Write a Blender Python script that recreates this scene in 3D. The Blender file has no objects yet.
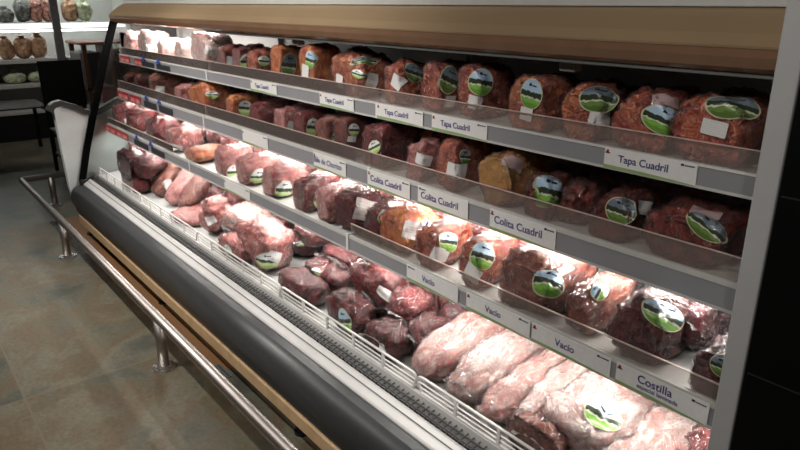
import bpy, bmesh, math, random
from mathutils import Vector, Matrix, noise
from mathutils.bvhtree import BVHTree
PI = math.pi
sc = bpy.context.scene
COL = sc.collection
H = 1.8
FPX = 660.0
PITCH = math.atan(223/FPX); YAW = math.atan(555/math.hypot(FPX, 223))
HV = Vector((-math.cos(YAW), math.sin(YAW), 0)); RV = Vector((math.sin(YAW), math.cos(YAW), 0))
CAM = Vector((0, 0, H))

def ray(u, v):                       # unit-free direction of the sight line that helped measuring the place
    x = u-400; y = 225-v
    fh = y*math.sin(PITCH)+FPX*math.cos(PITCH)
    return HV*fh + RV*x + Vector((0, 0, y*math.cos(PITCH)-FPX*math.sin(PITCH)))
def at(u, v, X=None, Y=None, Z=None):
    d = ray(u, v)
    if X is not None: t = X/d.x
    elif Y is not None: t = Y/d.y
    else: t = (Z-H)/d.z
    return CAM+d*t

# ------------------------------------------------------------------ objects
def link(o):
    COL.objects.link(o); return o
def obj(name, bm, m, parent=None, smooth=False, loc=None):
    me = bpy.data.meshes.new(name); bm.normal_update(); bm.to_mesh(me); bm.free()
    if smooth:
        for p in me.polygons: p.use_smooth = True
    if isinstance(m, (list, tuple)):
        for q in m: me.materials.append(q)
    else: me.materials.append(m)
    o = link(bpy.data.objects.new(name, me))
    if parent: o.parent = parent
    if loc: o.location = loc
    return o
def tag(o, label, cat, group=None, kind=None):
    if label: o['label'] = label
    if cat: o['category'] = cat
    if group: o['group'] = group
    if kind: o['kind'] = kind
    return o
def thing(name, label, cat, loc=(0, 0, 0), rz=0, group=None):
    o = link(bpy.data.objects.new(name, None)); o.location = loc; o.rotation_euler = (0, 0, rz)
    o.empty_display_size = .05
    return tag(o, label, cat, group)
def box(bm, x0, x1, y0, y1, z0, z1, M=None, mi=0):
    vs = [bm.verts.new(Vector(p) if M is None else M @ Vector(p)) for p in
          ((x0,y0,z0),(x1,y0,z0),(x1,y1,z0),(x0,y1,z0),(x0,y0,z1),(x1,y0,z1),(x1,y1,z1),(x0,y1,z1))]
    for f in ((0,3,2,1),(4,5,6,7),(0,1,5,4),(1,2,6,5),(2,3,7,6),(3,0,4,7)):
        q = bm.faces.new([vs[i] for i in f]); q.material_index = mi
def mbox(*a, **k):
    bm = bmesh.new(); box(bm, *a, **k); return bm
def bevel(bm, w, seg=2):
    bmesh.ops.bevel(bm, geom=bm.edges[:], offset=w, segments=seg, affect='EDGES', profile=.5); return bm
def extrude_x(bm, prof, x0, x1, closed=True):        # prof: list of (y,z)
    a = [bm.verts.new((x0, y, z)) for y, z in prof]; b = [bm.verts.new((x1, y, z)) for y, z in prof]
    n = len(prof)
    for i in range(n if closed else n-1):
        j = (i+1) % n
        bm.faces.new((a[i], b[i], b[j], a[j]))
    if closed:
        bm.faces.new(a); bm.faces.new(b[::-1])
    bmesh.ops.recalc_face_normals(bm, faces=bm.faces[:])
def prof_x(prof, x0, x1):
    bm = bmesh.new(); extrude_x(bm, prof, x0, x1); return bm
def strip_prof(line, t):                # thicken an open (y,z) line into a closed profile
    out = []
    for i, p in enumerate(line):
        a = Vector(line[max(0, i-1)]); b = Vector(line[min(len(line)-1, i+1)])
        d = (b-a).normalized(); out.append((p[0]-d.y*t, p[1]+d.x*t))
    return list(line)+out[::-1]
def tube(bm, pts, r, n=10, caps=True, up=Vector((0, 0, 1))):
    pts = [Vector(p) for p in pts]; rings = []
    for i, p in enumerate(pts):
        d = (pts[min(i+1, len(pts)-1)]-pts[max(i-1, 0)]).normalized()
        u = up if abs(d.dot(up)) < .95 else Vector((1, 0, 0))
        a = d.cross(u).normalized(); b = d.cross(a)
        rings.append([bm.verts.new(p+(a*math.cos(2*PI*k/n)+b*math.sin(2*PI*k/n))*r) for k in range(n)])
    for i in range(len(rings)-1):
        for k in range(n):
            bm.faces.new((rings[i][k], rings[i][(k+1) % n], rings[i+1][(k+1) % n], rings[i+1][k]))
    if caps:
        bm.faces.new(rings[0][::-1]); bm.faces.new(rings[-1])
def mtube(pts, r, n=10):
    bm = bmesh.new(); tube(bm, pts, r, n); return bm

# ------------------------------------------------------------------ materials
def newmat(name):
    m = bpy.data.materials.new(name); m.use_nodes = True
    nt = m.node_tree; return m, nt, nt.nodes['Principled BSDF']
def N(nt, t, **k):
    n = nt.nodes.new(t)
    for a, b in k.items():
        if a.startswith('_'): setattr(n, a[1:], b)
        else: n.inputs[a.replace('__', ' ')].default_value = b
    return n
def plain(name, c, rough=.5, metal=0., var=.06, scale=30, spec=.5, coat=0):
    m, nt, b = newmat(name)
    tc = nt.nodes.new('ShaderNodeTexCoord')
    nz = N(nt, 'ShaderNodeTexNoise', Scale=scale, Detail=4.)
    nt.links.new(tc.outputs['Object'], nz.inputs['Vector'])
    r = nt.nodes.new('ShaderNodeValToRGB')
    lo = [max(0, x*(1-var*2)) for x in c]; hi = [min(1, x*(1+var*2)) for x in c]
    r.color_ramp.elements[0].position = .3; r.color_ramp.elements[1].position = .7
    r.color_ramp.elements[0].color = (*lo, 1); r.color_ramp.elements[1].color = (*hi, 1)
    nt.links.new(nz.outputs['Fac'], r.inputs['Fac']); nt.links.new(r.outputs['Color'], b.inputs['Base Color'])
    b.inputs['Roughness'].default_value = rough; b.inputs['Metallic'].default_value = metal
    b.inputs['Specular IOR Level'].default_value = spec
    b.inputs['Coat Weight'].default_value = coat
    return m
def emis(name, c, s):
    m, nt, b = newmat(name)
    b.inputs['Base Color'].default_value = (*c, 1); b.inputs['Emission Color'].default_value = (*c, 1)
    b.inputs['Emission Strength'].default_value = s; return m
def brushed(name, c, rough=.3):
    m, nt, b = newmat(name)
    tc = nt.nodes.new('ShaderNodeTexCoord'); mp = N(nt, 'ShaderNodeMapping'); mp.inputs['Scale'].default_value = (2, 120, 120)
    nz = N(nt, 'ShaderNodeTexNoise', Scale=6., Detail=3.)
    nt.links.new(tc.outputs['Object'], mp.inputs['Vector']); nt.links.new(mp.outputs['Vector'], nz.inputs['Vector'])
    mr = N(nt, 'ShaderNodeMapRange'); mr.inputs['To Min'].default_value = rough*.7; mr.inputs['To Max'].default_value = rough*1.4
    nt.links.new(nz.outputs['Fac'], mr.inputs['Value']); nt.links.new(mr.outputs['Result'], b.inputs['Roughness'])
    b.inputs['Base Color'].default_value = (*c, 1); b.inputs['Metallic'].default_value = 1
    return m
def clear(name, tint=(1, 1, 1), base=.12, hazec=(.8, .8, .8), wrinkle=0., rough=.08, ior=1.45):
    m, nt, b = newmat(name); L = nt.links
    tr = nt.nodes.new('ShaderNodeBsdfTransparent'); tr.inputs['Color'].default_value = (*tint, 1)
    gl = N(nt, 'ShaderNodeBsdfGlossy', Roughness=rough); df = nt.nodes.new('ShaderNodeBsdfDiffuse'); df.inputs['Color'].default_value = (*hazec, 1)
    fr = N(nt, 'ShaderNodeFresnel', IOR=ior)
    m1 = nt.nodes.new('ShaderNodeMixShader'); m2 = nt.nodes.new('ShaderNodeMixShader')
    L.new(tr.outputs[0], m1.inputs[1]); L.new(df.outputs[0], m1.inputs[2]); m1.inputs[0].default_value = base
    L.new(fr.outputs[0], m2.inputs[0]); L.new(m1.outputs[0], m2.inputs[1]); L.new(gl.outputs[0], m2.inputs[2])
    L.new(m2.outputs[0], nt.nodes['Material Output'].inputs['Surface'])
    if wrinkle:
        nz = N(nt, 'ShaderNodeTexNoise', Scale=55., Detail=5., Distortion=1.5)
        tc = nt.nodes.new('ShaderNodeTexCoord'); L.new(tc.outputs['Object'], nz.inputs['Vector'])
        mr = N(nt, 'ShaderNodeMapRange'); mr.inputs['From Min'].default_value = .45; mr.inputs['From Max'].default_value = .7
        mr.inputs['To Min'].default_value = base; mr.inputs['To Max'].default_value = base+wrinkle
        L.new(nz.outputs['Fac'], mr.inputs['Value']); L.new(mr.outputs['Result'], m1.inputs[0])
        bp = N(nt, 'ShaderNodeBump', Strength=.8, Distance=.01); L.new(nz.outputs['Fac'], bp.inputs['Height'])
        for q in (gl, fr): L.new(bp.outputs['Normal'], q.inputs['Normal'])
    return m
def meat(name, lean, lean2, fat, fat_amt, haze=.15, scale=14., stretch=(1, 1, 1), bump=.55, rough=.38):
    """meat seen through a tight shiny vacuum film: mottled lean and fat, whitish film creases, a glossy coat"""
    m, nt, b = newmat(name); L = nt.links
    tc = nt.nodes.new('ShaderNodeTexCoord'); oi = nt.nodes.new('ShaderNodeObjectInfo')
    mul = N(nt, 'ShaderNodeMath', _operation='MULTIPLY'); mul.inputs[1].default_value = 37
    L.new(oi.outputs['Random'], mul.inputs[0])
    ad = N(nt, 'ShaderNodeVectorMath', _operation='ADD'); L.new(tc.outputs['Object'], ad.inputs[0]); L.new(mul.outputs[0], ad.inputs[1])
    mp = N(nt, 'ShaderNodeMapping'); mp.inputs['Scale'].default_value = stretch; L.new(ad.outputs[0], mp.inputs['Vector'])
    n1 = N(nt, 'ShaderNodeTexNoise', Scale=scale, Detail=5., Distortion=.6)
    n2 = N(nt, 'ShaderNodeTexNoise', Scale=scale*1.8, Detail=6., Roughness=.65, Distortion=1.8)
    n3 = N(nt, 'ShaderNodeTexNoise', Scale=scale*3.2, Detail=4., Distortion=3.)
    for n in (n1, n2): L.new(mp.outputs[0], n.inputs['Vector'])
    L.new(ad.outputs[0], n3.inputs['Vector'])
    r1 = nt.nodes.new('ShaderNodeValToRGB'); r1.color_ramp.elements[0].position = .42; r1.color_ramp.elements[1].position = .58
    r1.color_ramp.elements[0].color = (*lean2, 1); r1.color_ramp.elements[1].color = (*lean, 1)
    L.new(n1.outputs['Fac'], r1.inputs['Fac'])
    r2 = nt.nodes.new('ShaderNodeValToRGB'); t = .72-.3*fat_amt
    r2.color_ramp.elements[0].position = t-.04; r2.color_ramp.elements[1].position = t+.09
    L.new(n2.outputs['Fac'], r2.inputs['Fac'])
    mx = N(nt, 'ShaderNodeMix', _data_type='RGBA'); L.new(r2.outputs['Color'], mx.inputs[0])
    L.new(r1.outputs['Color'], mx.inputs[6]); mx.inputs[7].default_value = (*fat, 1)
    L.new(mx.outputs[2], b.inputs['Base Color'])
    bp = N(nt, 'ShaderNodeBump', Strength=bump, Distance=.008); L.new(n2.outputs['Fac'], bp.inputs['Height'])
    L.new(bp.outputs['Normal'], b.inputs['Normal'])
    b.inputs['Roughness'].default_value = rough
    return m

M = {}
M['tan'] = meat('tan_beef', (.66, .22, .10), (.34, .06, .03), (.80, .46, .27), .5, scale=20)
M['tanr'] = meat('tan_red_beef', (.62, .16, .075), (.28, .025, .018), (.85, .48, .32), .5, scale=22)
M['orange'] = meat('orange_fat_beef', (.78, .28, .08), (.52, .09, .03), (.88, .56, .27), .45, scale=18)
M['yellow'] = meat('yellow_fat_beef', (.66, .36, .10), (.5, .2, .05), (.72, .5, .25), .5, scale=12)
M['dark'] = meat('dark_red_beef', (.28, .042, .028), (.10, .01, .008), (.58, .27, .18), .3, scale=22)
M['brown'] = meat('brown_beef', (.38, .13, .085), (.2, .042, .03), (.6, .36, .28), .45, scale=20, stretch=(1, .5, 1))
M['pink'] = meat('pink_beef', (.7, .26, .23), (.5, .1, .1), (.85, .6, .54), .5, scale=22)
M['red'] = meat('marbled_red_beef', (.27, .026, .028), (.12, .008, .011), (.66, .36, .34), .42, scale=24)
M['deep'] = meat('deep_red_beef', (.17, .013, .017), (.07, .004, .007), (.5, .22, .21), .25, scale=22)
M['purple'] = meat('purple_beef', (.15, .015, .024), (.06, .005, .01), (.4, .2, .21), .14, scale=22)
M['pale'] = meat('pale_rib_pack', (.66, .34, .29), (.54, .14, .12), (.76, .6, .55), .62, scale=14, stretch=(1, .4, 1))
M['white'] = meat('white_fat_glare_pack', (.72, .5, .45), (.62, .26, .22), (.78, .68, .64), .68, scale=13, stretch=(1, .4, 1))
def shrink_film(name, haze, tint=(.97, .95, .95)):
    m, nt, b = newmat(name); L = nt.links
    tc = nt.nodes.new('ShaderNodeTexCoord'); oi = nt.nodes.new('ShaderNodeObjectInfo')
    mul = N(nt, 'ShaderNodeMath', _operation='MULTIPLY'); mul.inputs[1].default_value = 41; L.new(oi.outputs['Random'], mul.inputs[0])
    ad = N(nt, 'ShaderNodeVectorMath', _operation='ADD'); L.new(tc.outputs['Object'], ad.inputs[0]); L.new(mul.outputs[0], ad.inputs[1])
    def ridge(scale, dist, stretch):
        mp = N(nt, 'ShaderNodeMapping'); mp.inputs['Scale'].default_value = stretch; L.new(ad.outputs[0], mp.inputs['Vector'])
        nz = N(nt, 'ShaderNodeTexNoise', Scale=scale, Detail=2., Distortion=dist); L.new(mp.outputs[0], nz.inputs['Vector'])
        sb = N(nt, 'ShaderNodeMath', _operation='SUBTRACT'); sb.inputs[1].default_value = .5; L.new(nz.outputs['Fac'], sb.inputs[0])
        ab = N(nt, 'ShaderNodeMath', _operation='ABSOLUTE'); L.new(sb.outputs[0], ab.inputs[0]); return ab
    a1 = ridge(26, 2.4, (1, 1, .5)); a2 = ridge(55, 1.8, (.5, 1, 1))
    mn = N(nt, 'ShaderNodeMath', _operation='MINIMUM'); L.new(a1.outputs[0], mn.inputs[0])
    k2 = N(nt, 'ShaderNodeMath', _operation='MULTIPLY'); k2.inputs[1].default_value = 1.5; L.new(a2.outputs[0], k2.inputs[0]); L.new(k2.outputs[0], mn.inputs[1])
    bp = N(nt, 'ShaderNodeBump', Strength=1., Distance=.02); L.new(mn.outputs[0], bp.inputs['Height'])
    tr = nt.nodes.new('ShaderNodeBsdfTransparent'); tr.inputs['Color'].default_value = (*tint, 1)
    gl = N(nt, 'ShaderNodeBsdfGlossy', Roughness=.09); L.new(bp.outputs[0], gl.inputs['Normal'])
    fr = N(nt, 'ShaderNodeFresnel', IOR=1.42); L.new(bp.outputs[0], fr.inputs['Normal'])
    fm = N(nt, 'ShaderNodeMath', _operation='MULTIPLY_ADD'); fm.inputs[1].default_value = .8; fm.inputs[2].default_value = .01; L.new(fr.outputs[0], fm.inputs[0])
    df = N(nt, 'ShaderNodeBsdfDiffuse'); df.inputs['Color'].default_value = (.74, .71, .71, 1); L.new(bp.outputs[0], df.inputs['Normal'])
    hz = N(nt, 'ShaderNodeMapRange'); hz.inputs['From Min'].default_value = 0; hz.inputs['From Max'].default_value = .035
    hz.inputs['To Min'].default_value = haze; hz.inputs['To Max'].default_value = haze*.13; L.new(mn.outputs[0], hz.inputs['Value'])
    m1 = nt.nodes.new('ShaderNodeMixShader'); L.new(hz.outputs[0], m1.inputs[0]); L.new(tr.outputs[0], m1.inputs[1]); L.new(df.outputs[0], m1.inputs[2])
    m2 = nt.nodes.new('ShaderNodeMixShader'); L.new(fm.outputs[0], m2.inputs[0]); L.new(m1.outputs[0], m2.inputs[1]); L.new(gl.outputs[0], m2.inputs[2])
    L.new(m2.outputs[0], nt.nodes['Material Output'].inputs['Surface'])
    return m
M['wrap'] = shrink_film('shrink_wrap', .13); M['wraphazy'] = shrink_film('frosted_wrap', .5); M['wrapmid'] = shrink_film('cloudy_wrap', .3)
M['film'] = clear('wrap_film', base=.12, hazec=(.75, .72, .72), wrinkle=.5, rough=.15)
M['acrylic'] = clear('acrylic_guard', tint=(.95, .94, .93), base=.11, hazec=(.7, .56, .52), rough=.1, ior=1.2)
M['acredge'] = plain('acrylic_edge', (.55, .42, .38), .3)
M['glass'] = clear('end_glass', tint=(.93, .95, .94), base=.04, hazec=(.7, .7, .7), rough=.03)
M['rail'] = plain('grey_price_rail', (.26, .26, .275), .35, var=.02, scale=8)
M['lip'] = plain('pale_shelf_lip', (.48, .48, .46), .4, var=.02)
M['shelf'] = plain('shelf_white', (.45, .45, .44), .45, var=.02)
M['inner'] = plain('liner_white', (.5, .5, .49), .4, var=.02, scale=5)
M['endgrey'] = plain('end_panel_grey', (.68, .71, .71), .5, var=.02, scale=5)
M['rim'] = plain('end_rim_grey', (.11, .115, .11), .6, var=.03)
M['bumper'] = plain('bumper_charcoal', (.045, .047, .05), .42, var=.05, scale=60)
M['alu'] = plain('ledge_white', (.62, .61, .6), .35, var=.02, scale=15)
M['trimtan'] = plain('tan_trim', (.5, .34, .19), .5, var=.06, scale=20)
M['canopy'] = plain('canopy_tan', (.27, .19, .11), .4, var=.02, scale=4)
M['canopylow'] = plain('canopy_brown_lip', (.20, .115, .07), .15, var=.04, scale=10)
M['black'] = plain('matt_black', (.008, .008, .009), .5, var=.1)
M['under'] = plain('underside_black', (.01, .01, .01), .8)
M['steel'] = brushed('brushed_steel', (.42, .38, .36), .42)
M['chrome'] = brushed('floor_flange_steel', (.7, .69, .67), .25)
M['wire'] = plain('white_wire', (.78, .76, .74), .35, var=.02)
M['grid'] = plain('grille_grey', (.12, .12, .12), .5)
M['column'] = plain('column_white', (.42, .42, .42), .5, var=.02, scale=6)
M['paper'] = plain('paper_white', (.72, .71, .7), .5, var=.02, scale=60)
M['papergreen'] = plain('paper_green', (.26, .38, .16), .5, var=.05)
M['ink'] = plain('ink_blue', (.03, .03, .16), .6)
M['inkdark'] = plain('ink_dark', (.02, .02, .03), .6)
M['inkred'] = plain('ink_red', (.3, .02, .02), .6)
M['redtag'] = plain('red_price_card', (.5, .04, .04), .4, var=.1)
M['pinktag'] = plain('pink_price_card', (.75, .3, .28), .5, var=.1)
M['bluetag'] = plain('blue_clip', (.03, .07, .35), .4)
M['darktag'] = plain('dark_card', (.03, .03, .035), .5)
M['tubeon'] = emis('lamp_on', (1, .97, .92), 14)
M['lampoff'] = plain('lamp_off', (.4, .4, .38), .4)
M['wood'] = plain('dark_wood', (.10, .045, .025), .5, var=.15)
M['redwood'] = plain('red_wood', (.3, .09, .05), .45, var=.1)
M['greyplastic'] = plain('grey_plastic', (.13, .125, .14), .5)
M['bgwhite'] = plain('bg_cabinet_white', (.6, .6, .58), .5, var=.02, scale=4)

def sticker_mat(name, kind):
    m, nt, b = newmat(name); L = nt.links
    uv = nt.nodes.new('ShaderNodeUVMap'); sp = nt.nodes.new('ShaderNodeSeparateXYZ'); L.new(uv.outputs[0], sp.inputs[0])
    nz = N(nt, 'ShaderNodeTexNoise', Scale=7., Detail=4.); L.new(uv.outputs[0], nz.inputs['Vector'])
    r = nt.nodes.new('ShaderNodeValToRGB'); cr = r.color_ramp
    if kind in ('oval', 'dark', 'pale'):
        k = N(nt, 'ShaderNodeMath', _operation='MULTIPLY_ADD'); k.inputs[1].default_value = .22; L.new(nz.outputs['Fac'], k.inputs[0])
        s = N(nt, 'ShaderNodeMath', _operation='SUBTRACT'); s.inputs[1].default_value = .11; L.new(sp.outputs['Y'], s.inputs[0]); L.new(s.outputs[0], k.inputs[2])
        cr.interpolation = 'CONSTANT'
        sky = {'oval': (.42, .58, .74), 'dark': (.16, .2, .24), 'pale': (.75, .78, .78)}[kind]
        grn = {'oval': (.14, .3, .05), 'dark': (.1, .17, .04), 'pale': (.35, .5, .16)}[kind]
        st = [(0, grn), (.2, tuple(x*1.5 for x in grn)), (.34, (.6, .62, .5)), (.40, (.035, .05, .025)), (.58, sky), (.86, tuple(x*.85 for x in sky))]
    else:
        mu = N(nt, 'ShaderNodeMath', _operation='MULTIPLY'); mu.inputs[1].default_value = 7; L.new(sp.outputs['Y'], mu.inputs[0])
        fr = N(nt, 'ShaderNodeMath', _operation='FRACT'); L.new(mu.outputs[0], fr.inputs[0])
        n2 = N(nt, 'ShaderNodeTexNoise', Scale=22., Detail=2.); L.new(uv.outputs[0], n2.inputs['Vector'])
        k = N(nt, 'ShaderNodeMath', _operation='MULTIPLY'); L.new(fr.outputs[0], k.inputs[0]); L.new(n2.outputs['Fac'], k.inputs[1])
        base = {'price': (.78, .77, .76), 'pinkprice': (.5, .36, .36), 'crinkle': (.7, .62, .58)}[kind]
        st = [(0, base), (.42, tuple(x*.75 for x in base)), (.48, base)]
    while len(cr.elements) < len(st): cr.elements.new(.5)
    for e, (p, c) in zip(cr.elements, st): e.position = p; e.color = (*c, 1)
    L.new(k.outputs[0], r.inputs['Fac']); L.new(r.outputs['Color'], b.inputs['Base Color'])
    b.inputs['Roughness'].default_value = .35; b.inputs['Coat Weight'].default_value = .5; b.inputs['Coat Roughness'].default_value = .12
    return m
SM = {k: sticker_mat('sticker_'+k, k) for k in ('oval', 'dark', 'pale', 'price', 'pinkprice', 'crinkle')}
M['gold'] = plain('sticker_rim', (.5, .48, .32), .3)

def floor_mat():
    m, nt, b = newmat('slate_floor'); L = nt.links
    tc = nt.nodes.new('ShaderNodeTexCoord')
    sep = nt.nodes.new('ShaderNodeSeparateXYZ'); L.new(tc.outputs['Object'], sep.inputs[0])
    TX, TY, OX, OY = 1.45, .76, -3.25, .295
    def cell(out, T, O):
        s = N(nt, 'ShaderNodeMath', _operation='SUBTRACT'); s.inputs[1].default_value = O; L.new(out, s.inputs[0])
        d = N(nt, 'ShaderNodeMath', _operation='DIVIDE'); d.inputs[1].default_value = T; L.new(s.outputs[0], d.inputs[0])
        fl = N(nt, 'ShaderNodeMath', _operation='FLOOR'); L.new(d.outputs[0], fl.inputs[0])
        r = N(nt, 'ShaderNodeMath', _operation='ROUND'); L.new(d.outputs[0], r.inputs[0])
        e = N(nt, 'ShaderNodeMath', _operation='SUBTRACT'); L.new(d.outputs[0], e.inputs[0]); L.new(r.outputs[0], e.inputs[1])
        a = N(nt, 'ShaderNodeMath', _operation='ABSOLUTE'); L.new(e.outputs[0], a.inputs[0])
        g = N(nt, 'ShaderNodeMath', _operation='LESS_THAN'); g.inputs[1].default_value = .004/T; L.new(a.outputs[0], g.inputs[0])
        return fl, g
    fx, gx = cell(sep.outputs['X'], TX, OX); fy, gy = cell(sep.outputs['Y'], TY, OY)
    gm = N(nt, 'ShaderNodeMath', _operation='MAXIMUM'); L.new(gx.outputs[0], gm.inputs[0]); L.new(gy.outputs[0], gm.inputs[1])
    cb = nt.nodes.new('ShaderNodeCombineXYZ'); L.new(fx.outputs[0], cb.inputs[0]); L.new(fy.outputs[0], cb.inputs[1])
    sc3 = N(nt, 'ShaderNodeVectorMath', _operation='SCALE'); sc3.inputs['Scale'].default_value = 5.3; L.new(cb.outputs[0], sc3.inputs[0])
    ad = N(nt, 'ShaderNodeVectorMath', _operation='ADD'); L.new(tc.outputs['Object'], ad.inputs[0]); L.new(sc3.outputs[0], ad.inputs[1])
    n1 = N(nt, 'ShaderNodeTexNoise', Scale=1.7, Detail=6., Roughness=.6, Distortion=.2); L.new(ad.outputs[0], n1.inputs['Vector'])
    n2 = N(nt, 'ShaderNodeTexNoise', Scale=45., Detail=5., Roughness=.7); L.new(ad.outputs[0], n2.inputs['Vector'])
    r = nt.nodes.new('ShaderNodeValToRGB'); cr = r.color_ramp
    st = [(.33, (.064, .066, .054)), (.43, (.118, .112, .080)), (.5, (.128, .094, .058)), (.57, (.155, .143, .102)), (.68, (.085, .084, .068))]
    while len(cr.elements) < len(st): cr.elements.new(.5)
    for e, (p, c) in zip(cr.elements, st): e.position = p; e.color = (*c, 1)
    L.new(n1.outputs['Fac'], r.inputs['Fac'])
    mr = N(nt, 'ShaderNodeMapRange'); mr.inputs['To Min'].default_value = .35; mr.inputs['To Max'].default_value = 1.65; L.new(n2.outputs['Fac'], mr.inputs['Value'])
    mx = N(nt, 'ShaderNodeMix', _data_type='RGBA', _blend_type='MULTIPLY'); mx.inputs[0].default_value = 1
    L.new(r.outputs['Color'], mx.inputs[6]); L.new(mr.outputs['Result'], mx.inputs[7])
    m2 = N(nt, 'ShaderNodeMix', _data_type='RGBA'); L.new(gm.outputs[0], m2.inputs[0]); L.new(mx.outputs[2], m2.inputs[6]); m2.inputs[7].default_value = (.17, .14, .095, 1)
    # floor under the front of the case is tinted rust along part of its length
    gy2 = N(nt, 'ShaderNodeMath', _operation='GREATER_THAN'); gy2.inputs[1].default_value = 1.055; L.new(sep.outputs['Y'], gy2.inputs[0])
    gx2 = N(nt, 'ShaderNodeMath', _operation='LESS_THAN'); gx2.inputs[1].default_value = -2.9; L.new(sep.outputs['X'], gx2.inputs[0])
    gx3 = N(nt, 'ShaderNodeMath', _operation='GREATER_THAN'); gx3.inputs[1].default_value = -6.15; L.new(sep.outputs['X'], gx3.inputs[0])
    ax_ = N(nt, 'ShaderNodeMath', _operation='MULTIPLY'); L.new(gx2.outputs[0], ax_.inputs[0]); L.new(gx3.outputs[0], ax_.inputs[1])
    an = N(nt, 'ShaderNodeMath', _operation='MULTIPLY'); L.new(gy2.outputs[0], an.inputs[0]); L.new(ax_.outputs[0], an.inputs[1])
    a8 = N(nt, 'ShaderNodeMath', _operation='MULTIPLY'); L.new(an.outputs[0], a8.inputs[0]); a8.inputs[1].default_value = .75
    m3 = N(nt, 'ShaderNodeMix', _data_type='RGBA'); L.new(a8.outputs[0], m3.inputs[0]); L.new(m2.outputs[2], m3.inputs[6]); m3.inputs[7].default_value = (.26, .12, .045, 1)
    L.new(m3.outputs[2], b.inputs['Base Color'])
    bp = N(nt, 'ShaderNodeBump', Strength=.2, Distance=.002); L.new(n2.outputs['Fac'], bp.inputs['Height']); L.new(bp.outputs[0], b.inputs['Normal'])
    b.inputs['Roughness'].default_value = .42
    return m

# ------------------------------------------------------------------ setting
XL, XR, XM = -5.6, -.548, 1.7
def struct(name, bm, m):
    return tag(obj(name, bm, m), None, None, kind='structure')
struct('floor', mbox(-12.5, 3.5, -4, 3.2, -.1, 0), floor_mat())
wallm = plain('wall_dark_paint', (.10, .09, .085), .8, scale=3)
struct('wall_back', mbox(-12.5, 3.5, 3.2, 3.3, 0, 3.3), wallm)
struct('wall_front', mbox(-12.5, 3.5, -4.1, -4, 0, 3.3), wallm)
struct('wall_left', mbox(-12.6, -12.5, -4, 3.2, 0, 3.3), wallm)
struct('wall_right', mbox(3.5, 3.6, -4, 3.2, 0, 3.3), wallm)
struct('ceiling', mbox(-12.6, 3.6, -4.1, 3.3, 3.3, 3.4), plain('ceiling_grey', (.25, .24, .23), .9))
# pale corner post and black cladding that close the near end of the case
t = thing('corner_post', 'pale grey upright end post between the meat case and the black panel', 'post', (-.47, 1.32, 0))
obj('post_body', bevel(mbox(-.055, -.012, -.05, .78, 0, 1.82), .004), M['column'], t)
t = thing('black_panel', 'glossy black cladding panel right of the pale end post', 'panel', (.1, 1.32, 0))
obj('panel_body', mbox(-.580, 1.4, -.045, .7, 0, 2.1), plain('panel_black', (.003, .003, .0032), .35, spec=.3), t)
b = bmesh.new()
for z in (.35, .72, 1.09, 1.46, 1.83): box(b, -.575, 1.4, -.047, -.0455, z, z+.003)
obj('panel_seam', b, plain('seam_grey', (.02, .02, .02), .4), t)

# ------------------------------------------------------------------ the case
case = thing('display_case', 'long open refrigerated meat case with tan canopy, three shelves and charcoal bumper', 'refrigerated case')
def cobj(name, bm, m, parent=None, smooth=False): return obj(name, bm, m, parent or case, smooth)
# bumper
bp_ = [(1.21, .398), (1.203, .412)]
for q_ in range(25):
    f_ = q_/24; an_ = math.radians(100+f_*125)
    bp_.append((1.178+.078*math.cos(an_), .322+.088*math.sin(an_)-.035*max(0, f_-.45)))
bp_ += [(1.125, .21), (1.14, .178), (1.20, .178), (1.25, .25), (1.25, .38)]
b = prof_x(bp_, XL, XR)
cobj('bumper', b, M['bumper'])
for p_ in case.children[-1].data.polygons:
    p_.use_smooth = abs(p_.normal.x) < .5 and p_.center.y < 1.17
cobj('trim_strip', bevel(mbox(XL+.03, XR, 1.128, 1.175, .11, .176), .004), M['trimtan'])
# ledge
b = prof_x([(1.203, .40), (1.203, .418), (1.209, .424), (1.252, .452), (1.262, .452), (1.262, .43), (1.21, .39)], XL, XR)
cobj('ledge', b, M['alu'])
cobj('ledge_groove', prof_x([(1.232, .4408), (1.236, .4428), (1.236, .4436), (1.232, .4416)], XL, XR), M['rim'])
# air grille
b = bmesh.new()
G0, G1 = (1.262, .448), (1.322, .462)
def gp(t, dz=0): return (G0[0]+(G1[0]-G0[0])*t, G0[1]+(G1[1]-G0[1])*t+dz)
for t_ in (.0, .33, .67, 1.):
    y, z = gp(t_); box(b, XL, XR, y-.002, y+.002, z-.006, z)
x = XL+.02
while x < XR-.01:
    a = gp(0, -.001); c = gp(1, -.001)
    vs = [b.verts.new(p) for p in ((x, a[0], a[1]), (x+.0035, a[0], a[1]), (x+.0035, c[0], c[1]), (x, c[0], c[1]), (x, a[0], a[1]-.005), (x+.0035, a[0], a[1]-.005), (x+.0035, c[0], c[1]-.005), (x, c[0], c[1]-.005))]
    for f in ((0, 1, 2, 3), (4, 7, 6, 5), (0, 4, 5, 1), (2, 6, 7, 3), (1, 5, 6, 2), (0, 3, 7, 4)): b.faces.new([vs[i] for i in f])
    x += .028
cobj('air_grille', b, M['grid'])
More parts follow.
